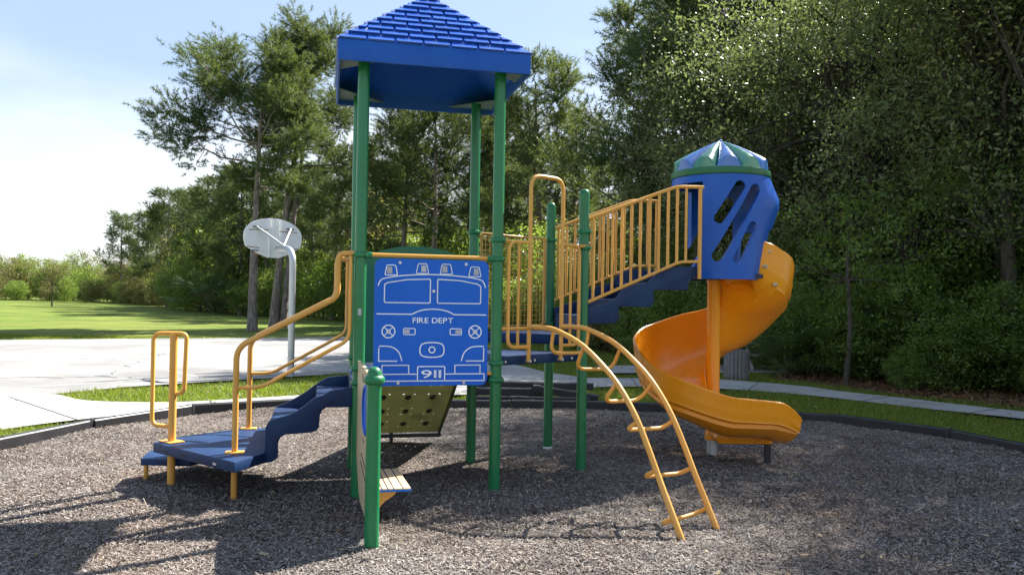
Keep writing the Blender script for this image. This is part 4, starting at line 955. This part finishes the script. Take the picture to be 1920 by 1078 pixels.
O1 = broad_proto(101, 11, 4.6, 5.4, 6.6, 1350, 52, .55, .10, OAKL, 1.3, .24, nl=16, asp=.48)
O2 = broad_proto(113, 11, 4.2, 5.0, 6.2, 1200, 52, .55, .10, OAKL, 1.0, .22, nl=16, asp=.48)
O3 = broad_proto(131, 12.5, 4.4, 2.3, 9.2, 520, 90, .50, .088, OAKL, 5.5, .24, nl=14, asp=.45, gap=.50, hole=.95)  # high flat crown with gaps, shaped to throw dappled shade on the mulch
oaks = [(O3, 10.2, 13.4, 1.0, 'high-crowned oak whose branches hang over the path behind the slide'), (O3, 12.4, 10.7, 1.06, 'high-crowned oak out of view past the right edge, shading the mulch'), (O3, 9.6, 15.6, .92, 'high-crowned oak behind the path right of the slide'), (O1, 8.2, 18.2, 1.0, 'large oak with overhanging crown filling the upper right, behind the slide tower'), (O2, 11.4, 15.4, 1.06, 'large oak at the right edge of the picture'),
        (O2, 6.2, 22.5, .86, 'oak half hidden behind the spiral slide'), (O1, 9.5, 27, 1.2, 'oak filling the depth between the slide tower and the right crown'), (O2, 14.5, 26, 1.25, 'oak filling the depth of the wood at the upper right'), (O1, 19.5, 21, 1.2, 'oak filling the depth of the wood at the right edge'), (O1, 15.2, 19.5, 1.1, 'oak behind the one at the right edge'),
        (O2, 11.0, 22.5, 1.1, 'oak deep behind the upper right crown')]
for k, (pr, x, y, s, lb) in enumerate(oaks): place('oak_tree', pr, (x, y), s, k*2.2+.4, lb, group='oaks along the right side')

S1 = broad_proto(201, 2.4, 1.25, 1.15, 1.15, 240, 44, .26, .085, SHRL, .05, .035, nl=6, bark_=OBARK)
S2 = broad_proto(211, 2.4, 1.35, 1.25, 1.2, 230, 44, .28, .075, SHRL, .05, .03, nl=6)
S3 = broad_proto(221, 2.6, 1.3, 1.25, 1.25, 240, 44, .28, .075, OLIVEL, .05, .03, nl=6)
# palmetto: fans of pointed strips
def palmetto(seed):
    rs = np.random.default_rng(seed); V = []; F = []; tubes = []
    for i in range(26):
        az = i*2.4+rs.normal(0, .2); el = rs.uniform(.25, 1.35); d = np.array([math.cos(az)*math.cos(el), math.sin(az)*math.cos(el), math.sin(el)]); L_ = rs.uniform(.6, 1.25)
        b = d*L_; tubes.append(([Vector((0, 0, .02)), Vector(d*L_*.5)+ZV*.04, Vector(b)], [.014, .011, .008], 4))
        s = np.cross(d, [0, 0, 1.]); s /= np.linalg.norm(s)+1e-9; u = np.cross(s, d)
        for a in np.linspace(-1.35, 1.35, 17):
            dd = d*math.cos(a)+s*math.sin(a)-np.array([0, 0, .12]); ln = .62*(.75+.25*math.cos(a)); w_ = (-d*math.sin(a)+s*math.cos(a))*.020
            o_ = len(V); tip = b+dd*ln-np.array([0, 0, .12*abs(math.sin(a*3+i))]); mid = b+dd*ln*.5
            V += [b, mid-w_+u*.01, tip, mid+w_+u*.01]; F.append((o_, o_+1, o_+2, o_+3))
    return trunk_mesh('stems', tubes, PALMSTEM), npmesh('fronds', np.array(V), np.array(F), PALML)
PALMSTEM = plastic('palmetto stem', (.10, .12, .05), .7)
PM = palmetto(5)
for x, y, s, lb in ((-21.8, 58.5, 2.6, 'dark palmetto clump at the foot of the wood, left of the basketball hoop'), (-18.6, 55.3, 2.4, 'palmetto clump beside the thick pine trunk left of the hoop'), (7.05, 15.9, 1.15, 'palmetto with spiky fans right of the litter bin'), (5.9, 16.9, 1.0, 'small palmetto just behind the litter bin'), (9.4, 14.0, 1.1, 'palmetto under the oak at the far right')):
    place('palmetto', PM, (x, y), s, x, lb, 'palmetto', 'palmettos at the wood edge', ('stems', 'fronds'))
# shrubs along the wood edge
def line(P, n):
    A = [V3(p) for p in P]; ac = [0]
    for a, b in zip(A[:-1], A[1:]): ac.append(ac[-1]+(b-a).length)
    o = []
    for k in range(n):
        s = ac[-1]*(k+.5)/n; i = max(j for j in range(len(ac)-1) if ac[j] <= s); o.append(A[i].lerp(A[i+1], (s-ac[i])/(ac[i+1]-ac[i])))
    return o
def hedge(P, n, sc0, sc1, jit, protos, label, group, seed=1, name='shrub', back=0):
    r = random.Random(seed); W_ = ['first', 'second', 'third', 'fourth', 'fifth', 'sixth', 'seventh', 'eighth', 'ninth', 'tenth', 'eleventh', 'twelfth', 'thirteenth', 'fourteenth', 'fifteenth', 'sixteenth', 'seventeenth']
    for k, p in enumerate(line(P, n)):
        s = sc0+(sc1-sc0)*k/max(1, n-1); s *= r.uniform(.8, 1.2)
        place(name, protos[r.randrange(len(protos))], (p.x+r.uniform(-jit, jit), p.y+back+r.uniform(-jit*.3, jit)), 1, r.uniform(0, 6.28), label+', %s from left' % W_[k], 'shrub', group, ('stems', 'foliage'), (s*r.uniform(.9, 1.15), s*r.uniform(.9, 1.1), s*r.uniform(.85, 1.15)))
hedge([(-100, 128), (-76, 118), (-48, 106)], 17, 2.5, 2.2, 2.5, (S2, S3), 'pale green brush along the far left edge of the lawn', 'far brush at the left', 2)
hedge([(-104, 135), (-80, 126), (-52, 114), (-38, 92)], 17, 2.9, 2.4, 2.5, (S2, S3), 'tall scrub closing off the far left lawn', 'tall scrub at the far left', 22)
hedge([(-98, 119), (-72, 110), (-48, 98), (-36, 80)], 17, 1.35, 1.2, 1.5, (S3, S1, S3), 'low pale brush in front of the far left thicket', 'low brush at the far left', 21)
hedge([(-56, 112), (-42, 96), (-30, 72)], 17, 2.1, 1.8, 1.3, (S3, S1, S3), 'olive brush between the sapling and the wood', 'olive brush left of the wood', 3)
hedge([(-29, 69), (-19.5, 57.5), (-10, 47.5), (-6, 41)], 17, 1.75, 1.35, .8, (S1, S2, S3), 'dark green shrub along the foot of the wood beyond the court', 'shrubs at the foot of the wood', 4)
hedge([(-29, 73), (-19.5, 61), (-10, 51), (-5, 45)], 15, 2.7, 2.3, 1.2, (S1, S2, S3), 'tall shrub in the second row beneath the pines beyond the court', 'second row of shrubs beyond the court', 5)
hedge([(-6, 40), (-3, 33), (-.2, 28), (2.4, 25.2), (3.6, 22)], 14, 1.35, .95, .5, (S1, S2, S3), 'shrub at the lawn edge behind the roofed tower and wire mesh', 'shrubs behind the play structure', 6)
hedge([(-6, 45), (-2, 37), (1, 32), (4, 28), (6, 24)], 13, 2.0, 1.7, .8, (S1, S2, S3), 'tall shrub under the pines behind the play structure', 'tall shrubs behind the play structure', 7)
hedge([(3.4, 21.2), (4.6, 20.4), (5.6, 19.2)], 4, .95, .9, .25, (S1, S2), 'bright leafy bush behind the stairs to the slide tower', 'bushes behind the tower stairs', 8)
hedge([(5.9, 18.0), (6.6, 16.4), (7.7, 14.7), (8.9, 13.4), (9.9, 11.9), (11.2, 9.6)], 13, .78, .9, .35, (S1, S2, S1), 'dark undergrowth bush along the path at the right', 'undergrowth bushes along the right path', 9)
hedge([(6.6, 20), (8.4, 17.6), (10.2, 15.6), (11.6, 13.6), (13.2, 10.5)], 11, 1.3, 1.5, .6, (S2, S1), 'tall undergrowth bush beneath the oaks at the right', 'tall undergrowth beneath the oaks', 10)
hedge([(6.5, 24), (10, 20.5), (13, 17), (16, 12)], 9, 2.0, 2.1, .8, (S2, S1), 'deep undergrowth closing off the wood at the right', 'deep undergrowth at the right', 11)
place('shrub', S1, (7.0, 14.05), .32, 1, 'small sunlit bush at the trunk beside the right path', 'shrub', None, ('stems', 'foliage'))
place('shrub', S2, (8.55, 12.55), .34, 2, 'low leafy sprig by the right edge of the path', 'shrub', None, ('stems', 'foliage'))
# the lone sapling on the lawn
SP = broad_proto(301, 4, 1.7, 1.55, 2.6, 150, 26, .34, .10, OLIVEL, 1.3, .06, nl=7, gap=.1)
place('sapling', SP, (-43.3, 75.0), 1.12, 0, 'small dark round-crowned tree standing alone on the left lawn')
# bare understorey trunks at the right
def pole_tree(x, y, h, r, lean, label):
    pts = [Vector((lean*t*h*.1+.05*math.sin(5*t), .04*math.cos(4*t), h*t-.12*(t == 0))) for t in np.linspace(0, 1, 9)]
    C = np.array([[lean*h*.1+rng.normal(0, .7), rng.normal(0, .7), h+rng.uniform(-1.0, .9)] for _ in range(60)])
    tb_ = [(pts, [r*(1.3 if k == 0 else 1-.4*k/8) for k in range(9)], 8)]+[([pts[6], pts[6].lerp(Vector(c), .6)+ZV*.1, Vector(c)], [r*.35, r*.2, .008], 5) for c in C[:14]]
    V, F_ = leaves(C, rng, 40, .3, .085); place('young_tree', (trunk_mesh('trunk', tb_, OBARK), npmesh('crown', V, F_, SHRL)), (x, y), 1, 0, label)
pole_tree(6.25, 14.85, 2.6, .055, .15, 'slender grey-trunked young tree beside the path at the right')
pole_tree(9.1, 14.6, 3.6, .17, -.1, 'thick dark trunk under the oaks near the right edge')
pole_tree(7.6, 15.6, 3.0, .07, .5, 'thin leaning tree in the undergrowth at the right')
# far wood closing the horizon on the left
def far_wood():
    rs = np.random.default_rng(77); C = []
    for k in range(150):
        x = -190+1.9*k; y = 165-.0*k+rs.uniform(-6, 10); hh = 4.6+1.2*math.sin(k*.35)+rs.uniform(-.8, .8)
        q = rs.normal(0, 1, (34, 3)); q /= np.linalg.norm(q, axis=1, keepdims=True); C += list(q*np.array([2.4, 2.0, hh*.5])+np.array([x, y, hh*.5]))
    V, F_ = leaves(np.array(C), rs, 12, .9, .55); o = link('distant_wood', npmesh('distant_wood', V, F_, OLIVEL)); o['kind'] = 'stuff'
    tag(o, 'distant line of trees on the horizon at the left', 'wood')
far_wood()
